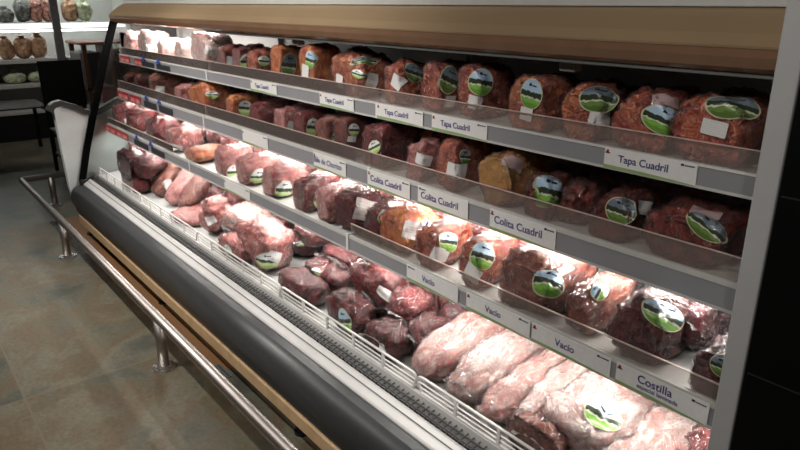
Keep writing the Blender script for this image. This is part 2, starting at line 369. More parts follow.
# tub body
b = bmesh.new()
box(b, XL, XR, 1.2, 2.3, .10, .17)
box(b, XL, XR, 1.25, 1.262, .17, .43)
cobj('base_pan', b, M['under'])
cobj('air_channel', mbox(XL+.02, XR, 1.262, 1.33, .36, .40), M['under'])
DK = dict(z0=.4765, s=.10, Y0=1.335)
cobj('deck', prof_x([(1.327, .474), (2.12, .474+.079), (2.12, .45), (1.327, .38)], XL+.03, XR), M['shelf'])
cobj('deck_lip', bevel(mbox(XL+.03, XR, 1.318, 1.334, .40, .480), .003), M['alu'])
cobj('back_wall', mbox(XL, XR, 2.12, 2.3, .17, 1.79), M['inner'])
b = bmesh.new()
for i in range(4):
    X = XL+.05+i*XM-(.15 if i == 3 else 0)
    for y in (2.08,): box(b, X-.02, X+.02, y, 2.12, .55, 1.66)
for i, bmi in enumerate([XL+.05, -3.87, -2.17, -.6]):
    cobj('shelf_upright', mbox(bmi-.02, bmi+.02, 2.085, 2.12, .57, 1.66), M['lip'])
b.free()
for i, X in enumerate((-5.56, -3.9, -2.2, -.62)):
    for Y in (1.2, 2.2):
        bb = bmesh.new(); tube(bb, [(X, Y, 0), (X, Y, .012)], .035, 16); tube(bb, [(X, Y, .012), (X, Y, .11)], .014, 12)
        cobj('foot', bb, M['black'])
# canopy
cobj('canopy', prof_x([(1.578, 1.700), (1.5765, 1.706), (1.605, 1.732), (1.65, 1.762), (1.685, 1.783), (1.70, 1.789), (2.3, 1.789), (2.3, 1.765), (1.72, 1.765), (1.6, 1.69)], XL, XR), M['canopy'])
cobj('canopy_lip', prof_x([(1.577, 1.699), (1.579, 1.680), (1.59, 1.656), (1.604, 1.645), (1.64, 1.645), (1.64, 1.69), (1.6, 1.699)], XL, XR), M['canopylow'])
cobj('canopy_edge_trim', bevel(mbox(XL, XR, 1.69, 2.3, 1.789, 1.812), .003), M['lip'])
cobj('canopy_inner', prof_x([(1.642, 1.655), (1.642, 1.69), (1.72, 1.762), (2.12, 1.762), (2.12, 1.70)], -3.85, XR), M['black'])  # unlit stretch of the canopy underside, its darkness painted in as black
cobj('lamp_reflector', prof_x([(1.642, 1.648), (1.642, 1.69), (1.72, 1.762), (2.12, 1.762), (2.12, 1.735)], XL+.02, -3.85), M['inner'])
cobj('lamp_holder', bevel(mbox(-3.85, XR, 1.612, 1.634, 1.632, 1.646), .002), M['rim'])
for a, c in ((-5.5, -4.72), (-4.66, -3.95)):
    cobj('lamp_tube', mtube([(a, 1.70, 1.665), (c, 1.70, 1.665)], .013), M['tubeon'])
for a, c in ((-3.6, -2.5), (-2.0, -.8)):
    cobj('lamp_tube', mtube([(a, 1.70, 1.665), (c, 1.70, 1.665)], .013), M['lampoff'])
for X in (-2.9, -1.28):
    cobj('lamp_bracket', bevel(mbox(X-.03, X+.03, 1.66, 1.70, 1.60, 1.66), .006), M['lampoff'])
# shelves: (front profile)
SH = {1: dict(bot=1.356, top=1.412, acr=1.469, Y=1.605, dep=.44),
      2: dict(bot=1.075, top=1.150, acr=1.216, Y=1.56, dep=.48),
      3: dict(bot=.819, top=.884, acr=.935, Y=1.445, dep=.60)}
XJ = [XL+.04, -3.85, -2.15, XR-.02]
for k, s in SH.items():
    s['s'] = .09; s['z0'] = s['top']-.010; s['Y0'] = s['Y']+.02
    for i in range(3):
        a, c = XJ[i]+.003, XJ[i+1]-.003
        Y, zb, zt = s['Y'], s['bot'], s['top']
        sh = cobj('shelf', prof_x([(Y+.012, zt-.012), (Y+s['dep'], zt-.012+.09*(s['dep']-.012)), (Y+s['dep'], zt-.03+.09*(s['dep']-.012)), (Y+.012, zt-.034)], a, c), M['shelf'])
        fz = .012 if k > 1 else .004
        obj('price_rail', prof_x([(Y, zb), (Y-.002, zb-.004), (Y-.004, zb), (Y-.003, zt-fz), (Y+.001, zt-fz), (Y+.0112, zt-fz), (Y+.0112, zb)], a, c), M['rail'], sh)
        obj('rail_lip', prof_x([(Y-.006, zt-fz), (Y-.004, zt+.002), (Y+.0115, zt+.002), (Y+.0115, zt-fz)], a, c), M['lip'], sh)
        obj('rail_foot', prof_x([(Y-.007, zb-.004), (Y-.006, zb+.003), (Y+.014, zb+.003), (Y+.014, zb-.006)], a, c), M['lip'], sh)
        if not (k == 3 and i < 2):
            obj('acrylic_guard', mbox(a, c, Y+.004, Y+.008, zt+.002, s['acr']-.002), M['acrylic'], sh)
            obj('guard_edge', mbox(a, c, Y+.003, Y+.009, s['acr']-.002, s['acr']+.0005), M['acredge'], sh)
        elif i == 0:
            obj('acrylic_guard', mbox(a, c-.3, Y+.004, Y+.008, zt+.002, s['acr']-.002), M['acrylic'], sh)
            obj('guard_edge', mbox(a, c-.3, Y+.003, Y+.009, s['acr']-.002, s['acr']+.0005), M['acredge'], sh)
        if i < 2:
            obj('rail_divider', mbox(c-.012, c+.002, Y-.008, Y, zb-.004, zt+.004), M['paper'], sh)
        if k in (2, 3):
            obj('shelf_lamp', bevel(mbox(a+.1, c-.1, Y+.06, Y+.09, zt-.055, zt-.035), .004), M['tubeon'], sh)
        for xx in (a+.03, c-.03):
            obj('shelf_bracket', prof_x([(2.09, zt-.03), (Y+.1, zt-.034), (Y+.12, zt-.05), (2.09, zt-.06)], xx-.002, xx+.002), M['lip'], sh)
# white wire fence in front of the deck
yF = 1.326
xs = -5.52; n = 0
while xs < XR-.1:
    xe = min(xs+.98, XR-.02)
    b = bmesh.new(); r = .0032
    z0, z1 = .484, .546
    loop = []
    for cx, cz, a0 in ((xe-.02, z1-.02, 0), (xs+.02, z1-.02, 90), (xs+.02, z0+.004, 180), (xe-.02, z0+.004, 270)):
        rr = .02 if cz > .5 else .003
        for q in range(5):
            an = math.radians(a0+90*q/4); loop.append((cx+math.cos(an)*rr, yF, cz+math.sin(an)*rr))
    tube(b, loop+[loop[0]], .0052, 6, False, up=Vector((0, 1, 0)))
    for z in (.504, .522): tube(b, [(xs, yF, z), (xe, yF, z)], .0032, 5, up=Vector((0, 1, 0)))
    for q in range(1, 5):
        X = xs+(xe-xs)*q/5; box(b, X-.006, X+.006, yF-.005, yF+.005, z0-.004, z1)
    cobj('wire_fence', b, M['wire'])
    xs += .99
# far end: white side panel, rim, glass and strut
def plane_pts(pts, X): return [(at(u, v, X=X).y, at(u, v, X=X).z) for u, v in pts]
xe = XL-.05
pan = [(2.3, 1.13), (2.3, .10), (1.20, .10), (1.12, .30)]+plane_pts([(70, 188), (62, 150), (54, 110)], XL)+[(1.06, 1.055), (1.09, 1.075), (1.14, 1.085), (1.20, 1.06), (1.26, 1.035), (1.31, 1.0), (1.36, .99), (1.40, .995), (1.6, 1.08), (1.75, 1.12)]
cobj('end_panel', prof_x(pan, xe-.03, XL-.005), M['endgrey'])
rimline = [(1.036, 1.02), (1.06, 1.055), (1.09, 1.075), (1.14, 1.085), (1.20, 1.06), (1.26, 1.035), (1.31, 1.0), (1.36, .99), (1.40, .995), (1.6, 1.08), (1.75, 1.12), (2.3, 1.13)]
cobj('end_panel_rim', prof_x(strip_prof(rimline, -.04), xe-.035, XL+.012), plain('end_rim_dark', (.045, .046, .044), .8, spec=.15))
sl = plane_pts([(79, 180), (83, 150), (89, 118), (96, 85), (103, 50), (110, 22)], XL)+[(1.63, 1.735), (1.68, 1.775), (1.75, 1.795)]
cobj('end_strut', prof_x(strip_prof(sl, -.05), XL-.02, XL+.014), plain('strut_black', (.004, .004, .004), .95, spec=.05))
gl = sl+[(2.3, 1.79), (2.3, .6), (1.2, .43)]
cobj('end_glass', prof_x(gl, XL-.003, XL+.003), M['glass'])
cobj('strut_base', bevel(mbox(XL-.03, XL+.03, 1.18, 1.36, .40, .455), .006), M['black'])
near = [(2.3, 1.79), (2.3, .1), (1.2, .1), (1.2, .43), (1.262, .44), (1.35, 1.0), (1.58, 1.66), (1.7, 1.78)]
cobj('near_end_panel', prof_x(near, XR, XR+.015), M['endgrey'])

# ------------------------------------------------------------------ foot rail
gr = thing('guard_rail', 'brushed steel tube foot rail on floor posts along the meat case', 'rail')
yr, zr, xr0 = .92, .285, -6.62
pts = [(.2, yr, zr), (xr0+.04, yr, zr)]
for q in range(1, 5):
    a = PI/2*q/4; pts.append((xr0+.04-.04*math.sin(a), yr+.04-.04*math.cos(a), zr))
pts.append((xr0, 2.2, zr))
obj('tube', mtube(pts, .0255, 20), M['steel'], gr, True)
for X, Y in ((-5.13, yr), (-3.12, yr), (-1.1, yr), (xr0, 1.16), (xr0, 2.0)):
    p = obj('post', mtube([(X, Y, .012), (X, Y, zr-.01)], .027, 20), M['steel'], gr, True)
    b = bmesh.new(); tube(b, [(0, 0, 0), (0, 0, .006)], .06, 28); tube(b, [(0, 0, .006), (0, 0, .013)], .053, 28); tube(b, [(0, 0, .013), (0, 0, .02)], .034, 28)
    f = obj('floor_flange', b, M['chrome'], p, loc=(X, Y, 0))
# small drain plate
q = at(218, 373, Z=0)
d = thing('floor_grate', 'small dark metal grate plate in the floor beside the foot rail', 'grate', (q.x, q.y, 0))
obj('plate', bevel(mbox(-.075, .075, -.045, .045, 0, .004), .001), M['rim'], d)
b = bmesh.new()
for i in range(9):
    for j in range(4): box(b, -.066+i*.0155, -.058+i*.0155, -.036+j*.02, -.026+j*.02, .004, .005)
obj('slots', b, M['black'], d)

# ------------------------------------------------------------------ price signs on the rails
def text_mesh(s, size, parent, m, x, y, z, name='lettering', rotx=PI/2):
    cu = bpy.data.curves.new('t', 'FONT'); cu.body = s; cu.size = size; cu.extrude = .0003; cu.offset = size*.012
    to = bpy.data.objects.new('t', cu); COL.objects.link(to)
    bpy.context.view_layer.update()
    me = bpy.data.meshes.new_from_object(to.evaluated_get(bpy.context.evaluated_depsgraph_get()))
    bpy.data.objects.remove(to)
    me.materials.clear(); me.materials.append(m); me.name = name
    o = link(bpy.data.objects.new(name, me)); o.parent = parent; o.location = (x, y, z); o.rotation_euler = (rotx, 0, 0)
    return o
def sign(k, u0, u1, vmid, text, label, sub=None, logo='right', mark=True):
    s = SH[k]; Y = s['Y']-.0065
    x0 = at(u0, vmid-(u1-u0)*.12, Y=Y).x; x1 = at(u1, vmid+(u1-u0)*.12, Y=Y).x
    w = x1-x0; zt, zb = s['top']-(.004 if k > 1 else -.001), s['bot']-.001
    h = zt-zb
    t = thing('price_sign', label, 'price sign', ((x0+x1)/2, Y, zb), 0, 'price signs on the shelf rails')
    obj('card', mbox(-w/2, w/2, -.0012, .0006, 0, h), M['paper'], t)
    n = 12; b = bmesh.new(); lo = []; hi = []
    for i in range(n+1):
        f = i/n; X = -w/2+w*f
        lo.append(b.verts.new((X, -.0017, 0))); hi.append(b.verts.new((X, -.0017, .0025+.007*abs(1-f)**1.5+.003*math.sin(f*PI))))
    for i in range(n): b.faces.new((lo[i], lo[i+1], hi[i+1], hi[i]))
    obj('green_band', b, M['papergreen'], t)
    ts = h*.50 if not sub else h*.52
    if text:
        o = text_mesh(text, ts, t, M['ink'], 0, -.0018, h*.38)
        wd = max(v.co.x for v in o.data.vertices); o.location.x = -wd*.5-w*.06
        if sub:
            o.location.z = h*.52; o2 = text_mesh(sub, ts*.52, t, M['ink'], 0, -.0018, h*.26); o2.location.x = o.location.x
    if mark:
        b = bmesh.new(); box(b, -w/2+.006, -w/2+.014, -.0017, -.0012, h*.72, h*.90); box(b, -w/2+.003, -w/2+.018, -.0017, -.0012, h*.72, h*.78)
        obj('red_mark', b, M['inkred'], t)
    b = bmesh.new(); lx = w/2-.045 if logo == 'right' else -w/2+.008
    box(b, lx, lx+.009, -.0017, -.0012, h*.80, h*.90)
    for i in range(5): box(b, lx+.011+i*.0055, lx+.0155+i*.0055, -.0017, -.0012, h*.81, h*.87)
    obj('logo', b, M['inkdark'], t)
    return t
sign(1, 605, 697, 163, 'Tapa Cuadril', 'white Tapa Cuadril price sign nearest the pale end post on the top shelf rail')
sign(1, 432, 487, 130, 'Tapa Cuadril', 'white Tapa Cuadril sign, right one of the close pair on the top rail')
sign(1, 377, 423, 118, 'Tapa Cuadril', 'white Tapa Cuadril sign, left one of the close pair on the top rail')
sign(1, 320, 354, 105, 'Tapa Cuadril', 'small white Tapa Cuadril sign standing alone on the middle of the top rail')
sign(1, 251, 277, 91, 'Tapa Cuadril', 'smallest, leftmost white sign with faint writing on the top shelf rail')
sign(2, 490, 556, 228, 'Colita Cuadril', 'white Colita Cuadril sign furthest right on the second shelf rail')
sign(2, 418, 468, 206, 'Colita Cuadril', 'white Colita Cuadril sign, middle of the three on the second shelf rail', logo='left', mark=False)
sign(2, 368, 410, 186, 'Colita Cuadril', 'white Colita Cuadril sign beside the rail joint on the second shelf')
sign(2, 314, 346, 166, 'Bife de Chorizo', 'white Bife de Chorizo sign on the second shelf rail')
sign(2, 243, 268, 143, '', 'blank looking white sign, leftmost on the second shelf rail')
sign(3, 614, 709, 401, 'Costilla', 'large white Costilla sign nearest the pale post on the third rail', sub='especial laminada')
sign(3, 531, 611, 355, 'Vacío', 'white Vacio sign directly left of the Costilla sign', )
sign(3, 466, 530, 323, 'Vacío', 'white Vacio sign, middle of the three on the third shelf rail')
sign(3, 407, 458, 292, 'Vacío', 'white Vacio sign, leftmost of the three on the third shelf rail', logo='left', mark=False)
sign(3, 225, 250, 192, '', 'blank white sign on the third shelf rail left of the pink packs')
# red offer cards and blue clips at the far end of each rail
def card(k, u0, u1, v, m, label, name='offer_card', cat='price card', hh=.8):
    s = SH[k]; Y = s['Y']-.0072; x0 = at(u0, v, Y=Y).x; x1 = at(u1, v, Y=Y).x
    h = (s['top']-s['bot'])*hh
    t = thing(name, label, cat, ((x0+x1)/2, Y, s['bot']+.004), 0, 'small cards at the far end of the rails')
    obj('card', mbox(-(x1-x0)/2, (x1-x0)/2, -.001, .001, 0, h), m, t)
    if m is M['redtag']:
        b = bmesh.new(); w = x1-x0; box(b, -w*.4, -w*.05, -.0014, -.001, h*.12, h*.6); box(b, w*.05, w*.42, -.0014, -.001, h*.12, h*.6)
        obj('price_field', b, M['pinktag'], t)
def clip(k, u, v, label):
    s = SH[k]; Y = s['Y']-.012; p = at(u, v, Y=Y)
    t = thing('rail_clip', label, 'clip', (p.x, Y, s['top']-.012), 0, 'blue clips on the rails')
    b = bmesh.new(); box(b, -.03, .03, -.002, .004, 0, .012); box(b, -.012, .012, -.002, .004, .012, .03)
    obj('body', b, M['bluetag'], t)
nm = {1: 'top', 2: 'second', 3: 'third'}
for k, L_ in ((1, [(121, 130, 63), (135, 142, 65)]), (2, [(118, 128, 94), (130, 140, 98)]), (3, [(106, 116, 133), (117, 128, 138)])):
    for i, (a, c, v) in enumerate(L_):
        card(k, a, c, v, M['redtag'], 'red offer card on the %s rail, %s of the far end pair' % (nm[k], ('left', 'right')[i]))
for k, L_ in ((1, [(143, 154, 67), (157, 170, 70)]), (2, [(144, 156, 103), (159, 172, 108)]), (3, [(135, 148, 147), (152, 164, 154)])):
    for i, (a, c, v) in enumerate(L_):
        card(k, a, c, v, M['darktag'], 'dark card on the %s rail, %s of two beside the red cards' % (nm[k], ('left', 'right')[i]), hh=.62)
for k, L_ in ((1, [(143, 60), (158, 64)]), (2, [(146, 100), (159, 105)]), (3, [(137, 142), (151, 149)])):
    for i, (u, v) in enumerate(L_): clip(k, u, v, 'blue clip on the %s rail above the %s dark card' % (nm[k], ('left', 'right')[i]))

# ------------------------------------------------------------------ packs of meat
rnd = random.Random(11)
def sgn_pow(x, e): return math.copysign(abs(x)**e, x)
def body_bm(w, d, h, e1, e2, amp, seed, lump=1., film=0, nu=36, nv=22):
    """one vacuum bag: a soft superellipsoid pressed out by the muscles inside it"""
    bm = bmesh.new(); rows = []
    off = Vector((seed*3.17 % 50, seed*7.31 % 50, seed*1.93 % 50))
    m = min(w, d, h)
    def P(i, j):
        th = 2*PI*i/nu; ph = -PI/2+PI*j/nv
        cx = sgn_pow(math.cos(ph), e1)
        p = Vector((cx*sgn_pow(math.cos(th), e2)*w/2, cx*sgn_pow(math.sin(th), e2)*d/2, sgn_pow(math.sin(ph), e1)*h/2))
        n = Vector((p.x/w/w, p.y/d/d, p.z/h/h)).normalized()
        q = p/.085*lump+off
        a = noise.noise(q)*.75+abs(noise.noise(q*2.3+Vector((9, 3, 1))))*.55-.2+noise.noise(q*4.5)*.16
        cr = (1-abs(noise.noise(q*1.7+Vector((4, 8, 2))))*6)
        a -= max(0, cr)*.45
        r = p+n*a*amp*m
        if film:
            f1 = 1-min(1, abs(noise.noise(Vector((q.x*3.1, q.y*3.1, q.z*1.6))+Vector((1, 5, 2))))*5)
            f2 = noise.noise(q*9)
            r += n*(film+f1*film*1.1+f2*film*.6)
        return r
    bot = bm.verts.new(P(0, 0)); top = bm.verts.new(P(0, nv))
    for j in range(1, nv): rows.append([bm.verts.new(P(i, j)) for i in range(nu)])
    for i in range(nu):
        k = (i+1) % nu
        bm.faces.new((bot, rows[0][k], rows[0][i])); bm.faces.new((top, rows[-1][i], rows[-1][k]))
        for j in range(len(rows)-1): bm.faces.new((rows[j][i], rows[j][k], rows[j+1][k], rows[j+1][i]))
    return bm
SHAPES = {'block': (.55, .5, .17), 'lump': (.7, .7, .25), 'roll': (.92, .62, .19), 'slab': (.5, .45, .18), 'bag': (.62, .55, .2)}
def film_flap(w, h, seed, n=26):
    """loose welded edge of the bag: a frilly fan, in the local XZ plane at y = 0"""
    bm = bmesh.new(); R = random.Random(seed); a = []; c = []; d_ = []
    for i in range(n+1):
        f = i/n; ang = PI*(.05+.9*f)
        x, z = math.cos(ang)*w*.45, math.sin(ang)*h*.40
        k = 1+.16*R.random(); j = R.uniform(-.008, .008)
        a.append(bm.verts.new((x*.8, .012, z*.8))); c.append(bm.verts.new((x, j*.5, z))); d_.append(bm.verts.new((x*k*1.1, -.008+j, z*k*1.1)))
    for i in range(n):
        bm.faces.new((a[i], a[i+1], c[i+1], c[i])); bm.faces.new((c[i], c[i+1], d_[i+1], d_[i]))
    return bm
STK = {'O': ('oval', 1.0, .86), 'D': ('dark', 1., .74), 'L': ('pale', 1., .9), 'S': ('price', 1, .85), 'K': ('pinkprice', 1, .6), 'W': ('crinkle', 1, .85)}
def add_sticker(root, bmw, bvh, W, spec):
    kind, u, v, px = spec[:4]; rot = spec[4] if len(spec) > 4 else 0
    mk, ax, ay = STK[kind]
    if len(spec) > 5: ay = spec[5]
    d = ray(u, v).normalized()
    hit = bvh.ray_cast(CAM, d)
    q0 = CAM+d*((W.translation-CAM).dot(d)); f = 0
    while hit[0] is None and f < 1:
        f += .15; hit = bvh.ray_cast(CAM, (q0.lerp(W.translation, f)-CAM).normalized())
    if f: hit = bvh.ray_cast(CAM, (q0.lerp(W.translation, min(1, f+.3))-CAM).normalized())
    if hit[0] is None: hit = bvh.find_nearest(q0)
    p, n = hit[0], hit[1]
    # smooth facing from a few neighbours
    s = px*(1.06 if kind in 'ODL' else 1.06)/FPX*(p-CAM).dot((HV*math.cos(PITCH)-Vector((0, 0, math.sin(PITCH)))))
    nn = n.copy(); view = -d
    for k in range(8):
        a = k*PI/4; t1 = view.orthogonal().normalized(); t2 = view.cross(t1)
        h2 = bvh.ray_cast(CAM, (p+(t1*math.cos(a)+t2*math.sin(a))*s*.35-CAM).normalized())
        if h2[0] is not None and (h2[0]-p).length < s: nn += h2[1]
    n = nn.normalized()
    if n.dot(view) < .35: n = (n+view*.6).normalized()
    up = Vector((0, 0, 1)); up = (up-n*up.dot(n)).normalized()
    if rot: up = Matrix.Rotation(math.radians(rot), 3, n) @ up
    rt = up.cross(n).normalized()
    hw, hh = s/2*ax, s/2*ax*ay
    oval = kind in 'ODL'; bm = bmesh.new(); uvl = bm.loops.layers.uv.new('UVMap'); uvs = {}
    Wi = W.inverted()
    def put(a, c, lift):
        q = p+rt*a*hw+up*c*hh
        h = bvh.ray_cast(q+n*.05, -n, .12)
        r = h[0]+n*lift if h[0] is not None else q-n*.004*(a*a+c*c)+n*lift
        r.y = max(r.y, YF[0]-abs(lift)*.0)
        vv = bm.verts.new(Wi @ r); uvs[vv] = (a*.5+.5, c*.5+.5); return vv
    if oval:
        rings = [[put(0, 0, .004)]]
        nr, na = 5, 24
        for r in range(1, nr+1): rings.append([put(math.cos(2*PI*k/na)*r/nr, math.sin(2*PI*k/na)*r/nr, .004) for k in range(na)])
        for k in range(na):
            l = (k+1) % na; bm.faces.new((rings[0][0], rings[1][k], rings[1][l]))
            for r in range(1, nr): bm.faces.new((rings[r][k], rings[r+1][k], rings[r+1][l], rings[r][l]))
        inner = rings[-1]; out = [put(math.cos(2*PI*k/na)*1.07, math.sin(2*PI*k/na)*1.07, .003) for k in range(na)]
        for k in range(na):
            l = (k+1) % na; f = bm.faces.new((inner[k], out[k], out[l], inner[l])); f.material_index = 1
    else:
        nx, ny = 7, 6
        g = [[put(-1+2*i/nx, -1+2*j/ny, .0045) for i in range(nx+1)] for j in range(ny+1)]
        for j in range(ny):
            for i in range(nx): bm.faces.new((g[j][i], g[j][i+1], g[j+1][i+1], g[j+1][i]))
    for _ in range(2):
        bmesh.ops.smooth_vert(bm, verts=bm.verts[:], factor=.4, use_axis_x=True, use_axis_y=True, use_axis_z=True)
    for f in bm.faces:
        for lp in f.loops: lp[uvl].uv = uvs[lp.vert]
    if oval and s > .05:      # small printed mark in the sky of the label
        z = [put(x_, y_, .0055) for x_, y_ in ((-.3, .5), (-.05, .5), (-.02, .68), (-.27, .7))]
        z2 = [put(x_, y_, .0055) for x_, y_ in ((.02, .53), (.4, .53), (.4, .62), (.02, .62))]
        for q in (z, z2): f = bm.faces.new(q); f.material_index = 2
    name = {'O': 'oval_sticker', 'D': 'oval_sticker', 'L': 'oval_sticker', 'S': 'price_sticker', 'K': 'price_sticker', 'W': 'crinkled_sticker'}[kind]
    obj(name, bm, [SM[mk], M['gold'], M['inkdark']], root, True)

COUNT = 0; PREV = []; YF = [0.]
def pack(k, u, v, W, Hh, d, mat, shape, st, label, rz=0, rx=0, ry=0, dY=0, L=None, Y=None, C0=None, hh=None, flap=None, lump=1., asp=None):
    """k shelf 1-3 or 0 for the deck; (u, v) sighting of its middle; W, Hh sighted size; d depth in metres"""
    global COUNT; COUNT += 1
    if k:
        s = SH[k]; Yc = s['Y']+(.022 if dY > .1 else -.018)+d/2+dY
        c = at(u, v, Y=Yc); z0, sl, Y0 = s['z0'], s['s'], s['Y0']
    else:
        s = DK; z0, sl, Y0 = s['z0'], s['s'], s['Y0']
        if C0 is not None: c = Vector(C0); Y = C0[1]
        elif Y is not None: c = at(u, v, Y=Y)
        else:
            r = ray(u, v); t = (z0+L-sl*Y0-H)/(r.z-sl*r.y); c = CAM+r*t
    r = c-CAM; m_px = r.dot(HV*math.cos(PITCH)-Vector((0, 0, math.sin(PITCH))))/FPX
    ca = abs(r.y)/math.hypot(r.x, r.y); sa = abs(r.x)/math.hypot(r.x, r.y)
    if asp: w = asp
    else: w = min(.32, max(.11, (W*m_px*1.08-.6*d*sa)/ca))
    h = Hh*m_px
    if Y is not None: h = max(.06, Hh*m_px*1.05-.3*d)
    if hh: h = hh
    e1, e2, amp = SHAPES[shape]
    if k:
        zc = {1: 1.63, 2: SH[1]['bot']-.02, 3: SH[2]['bot']-.03}[k]
        h = min(h, (zc-z0-sl*(c.y-Y0))*1.02)
    R = Matrix.Rotation(math.radians(rz), 4, 'Z') @ Matrix.Rotation(math.atan(sl)+math.radians(rx), 4, 'X') @ Matrix.Rotation(math.radians(ry), 4, 'Y')
    fm = .003 if not flap else .0045
    bm = body_bm(w, d, h, e1, e2, amp, COUNT, lump); bm.transform(R)
    fb_ = body_bm(w, d, h, e1, e2, amp, COUNT, lump, fm, 56, 34); fb_.transform(R)
    lowest = min(q.co.z+c.z-(z0+sl*(q.co.y+c.y-Y0)) for q in bm.verts)
    if k or (Y is None and L <= h*.62): shift = -lowest-.06*h
    else: shift = max(0, -lowest)
    C = Vector((c.x, c.y, c.z+shift))
    def clearance(P):
        m_ = 1.
        for bv, cc, rad in PREV:
            if (cc-P).length < rad+.05:
                l_, n_, i_, d_ = bv.find_nearest(P); m_ = min(m_, d_ if (P-l_).dot(n_) > 0 else -d_)
        return m_
    need = min(w, d, h)*.36; best = (clearance(C), C)
    if best[0] < need:
        for rr in (.015, .03, .045, .06, .08, .10):
            for q in range(10):
                a_ = 2*PI*q/10; P = C+Vector((math.cos(a_)*rr, math.sin(a_)*rr*.8+rr*.35, rr*.25 if not k else 0))
                P.x = min(P.x, XR-.07)
                cl = clearance(P)
                if cl > best[0]: best = (cl, P)
            if best[0] >= need: break
        C = best[1].copy()
    Wm = Matrix.Translation(C)
    yf = SH[k]['Y']+.0165 if k else 1.3385
    if k == 3 and -3.9 < c.x < -2.25: yf -= .014
    ztop = {0: .81, 1: 1.628, 2: 1.345, 3: 1.088}[k]
    yb = 2.08
    for mesh, gap in ((bm, .0045), (fb_, .002)):
        xs_ = [q.co.x for q in mesh.verts]; near = [pv for pv in PREV if (pv[1]-C).length < pv[2]+max(w, d, h)]
        near2 = []
        for bv, cc, rad in near:
            l_, n_, i_, d_ = bv.find_nearest(C)
            near2.append((bv, cc, rad, (C-l_).dot(n_) < 0))
        for q in mesh.verts:
            dr = q.co.copy(); ln = dr.length; dr.normalize(); g2 = gap*1.2+.002
            for bv, cc, rad, ins in near2:
                if not ins:
                    ht = bv.ray_cast(C, dr, ln+g2*2.5)
                    if ht[0] is not None:
                        ln = min(ln, max(.01, ht[3]-g2*min(2.5, 1/max(.25, abs(dr.dot(ht[1]))))))
            p = C+dr*ln
            for bv, cc, rad, ins in near2:
                if ins and (p-cc).length < rad:
                    loc, nn, ii, ds = bv.find_nearest(p)
                    if loc is not None and (p-loc).dot(nn) < gap: p = loc+nn*(gap+.0005)
            if p.z > ztop-gap: p.z = ztop-gap-.0005*(p.z-ztop)
            p.y = max(p.y, yf+gap); p.y = min(p.y, yb-gap)
            p.x = min(max(p.x, XL+.045+gap), XR-.022-gap)
            g = p.z-(z0+sl*(p.y-Y0))
            if g < gap+.0008: p.z += gap+.0008-g
            if k and p.y < SH[k]['Y']+.018 and p.z < SH[k]['top']+.0035+gap: p.z = SH[k]['top']+.0035+gap
            q.co = p-C
    root = thing('meat_pack', label, 'meat pack', C, 0, 'vacuum packs of meat')
    YF[0] = yf-.005
    wb = fb_.copy(); wb.transform(Wm); wb.normal_update(); bvh = BVHTree.FromBMesh(wb)
    PREV.append((bvh, C, max((q.co-C).length for q in wb.verts)+.002))
    obj('wrapped_meat', bm, M[mat], root, True)
    obj('shrink_film', fb_, M['wraphazy' if mat in ('pale', 'white') else ('wrapmid' if mat == 'pink' else 'wrap')], root, True)
    for sp in st: add_sticker(root, wb, bvh, Wm, sp)
    wb.free()
    if flap:
        fb = film_flap(w*flap, h*flap, COUNT)
        fb.transform(Matrix.Translation((0, -d*.42, -h*.12)) @ Matrix.Rotation(math.radians(25), 4, 'X'))
        fb.transform(R)
        for q in fb.verts:
            q.co.y = max(q.co.y, YF[0]-C.y); g = q.co.z+C.z-(z0+sl*(q.co.y+C.y-Y0))
            if g < .001: q.co.z += .001-g
        obj('film_edge', fb, M['film'], root, True)
    return root
T_ = 'on the top shelf'
# --- top shelf, right to left
pack(1, 726, 112, 88, 66, .26, 'tanr', 'bag', [('D', 733, 104, 48, -4, .62), ('S', 715, 128, 27, -6, .6)], 'tan-red meat pack with wide oval sticker, rightmost '+T_)
pack(1, 655, 110, 74, 60, .24, 'tanr', 'bag', [('O', 665, 121, 40, -22, .66), ('K', 668, 100, 30, -8, .5)], 'tan-red pack with pinkish sticker above the oval, second from right '+T_)
pack(1, 597, 104, 62, 54, .24, 'tan', 'bag', [('D', 599, 97, 36, -4, .75), ('S', 602, 119, 24, -6, .6)], 'brownish meat pack with dark oval and price sticker, third from right '+T_)
pack(1, 543, 96, 60, 56, .24, 'tan', 'block', [('O', 532, 94, 26, -8, 1.1), ('S', 527, 114, 16, -6, .85)], 'tall tan meat pack with upright oval sticker, fourth from right '+T_, rx=-8)
pack(1, 485, 86, 46, 52, .24, 'tanr', 'block', [('O', 482, 82, 24, -10, 1.05), ('S', 474, 102, 14, -6, 1)], 'tall reddish meat pack above the paired signs, fifth from right '+T_, rx=-8)
pack(1, 447, 82, 42, 50, .24, 'tanr', 'block', [('D', 449, 80, 22, -25, 1.2), ('S', 449, 101, 14, -4, .9)], 'tall meat pack with tilted dark oval sticker, sixth from right '+T_, rx=-8)
pack(1, 408, 82, 44, 42, .24, 'tanr', 'lump', [('D', 414, 73, 22, -20, .8), ('S', 397, 82, 15, -25, .95)], 'low pack with price sticker left of dark oval, seventh from right '+T_)
pack(1, 362, 75, 54, 44, .24, 'tan', 'bag', [('D', 366, 60, 24, -6, .45), ('L', 358, 74, 18, -6, .45), ('S', 340, 81, 12, -10, 1.1), ('S', 372, 80, 14, -14, 1)], 'wide tan meat pack carrying two white price stickers, eighth from right '+T_)
pack(1, 319, 68, 36, 44, .22, 'orange', 'block', [('O', 310, 60, 15, -10, 1.1), ('S', 306, 71, 13, -8, 1)], 'bright orange-brown meat pack with high oval sticker, ninth from right '+T_, rx=-6)
pack(1, 288, 66, 28, 38, .22, 'orange', 'block', [('D', 289, 65, 17, -10, 1.25)], 'orange meat pack with one large oval sticker, tenth from right '+T_, rx=-6)
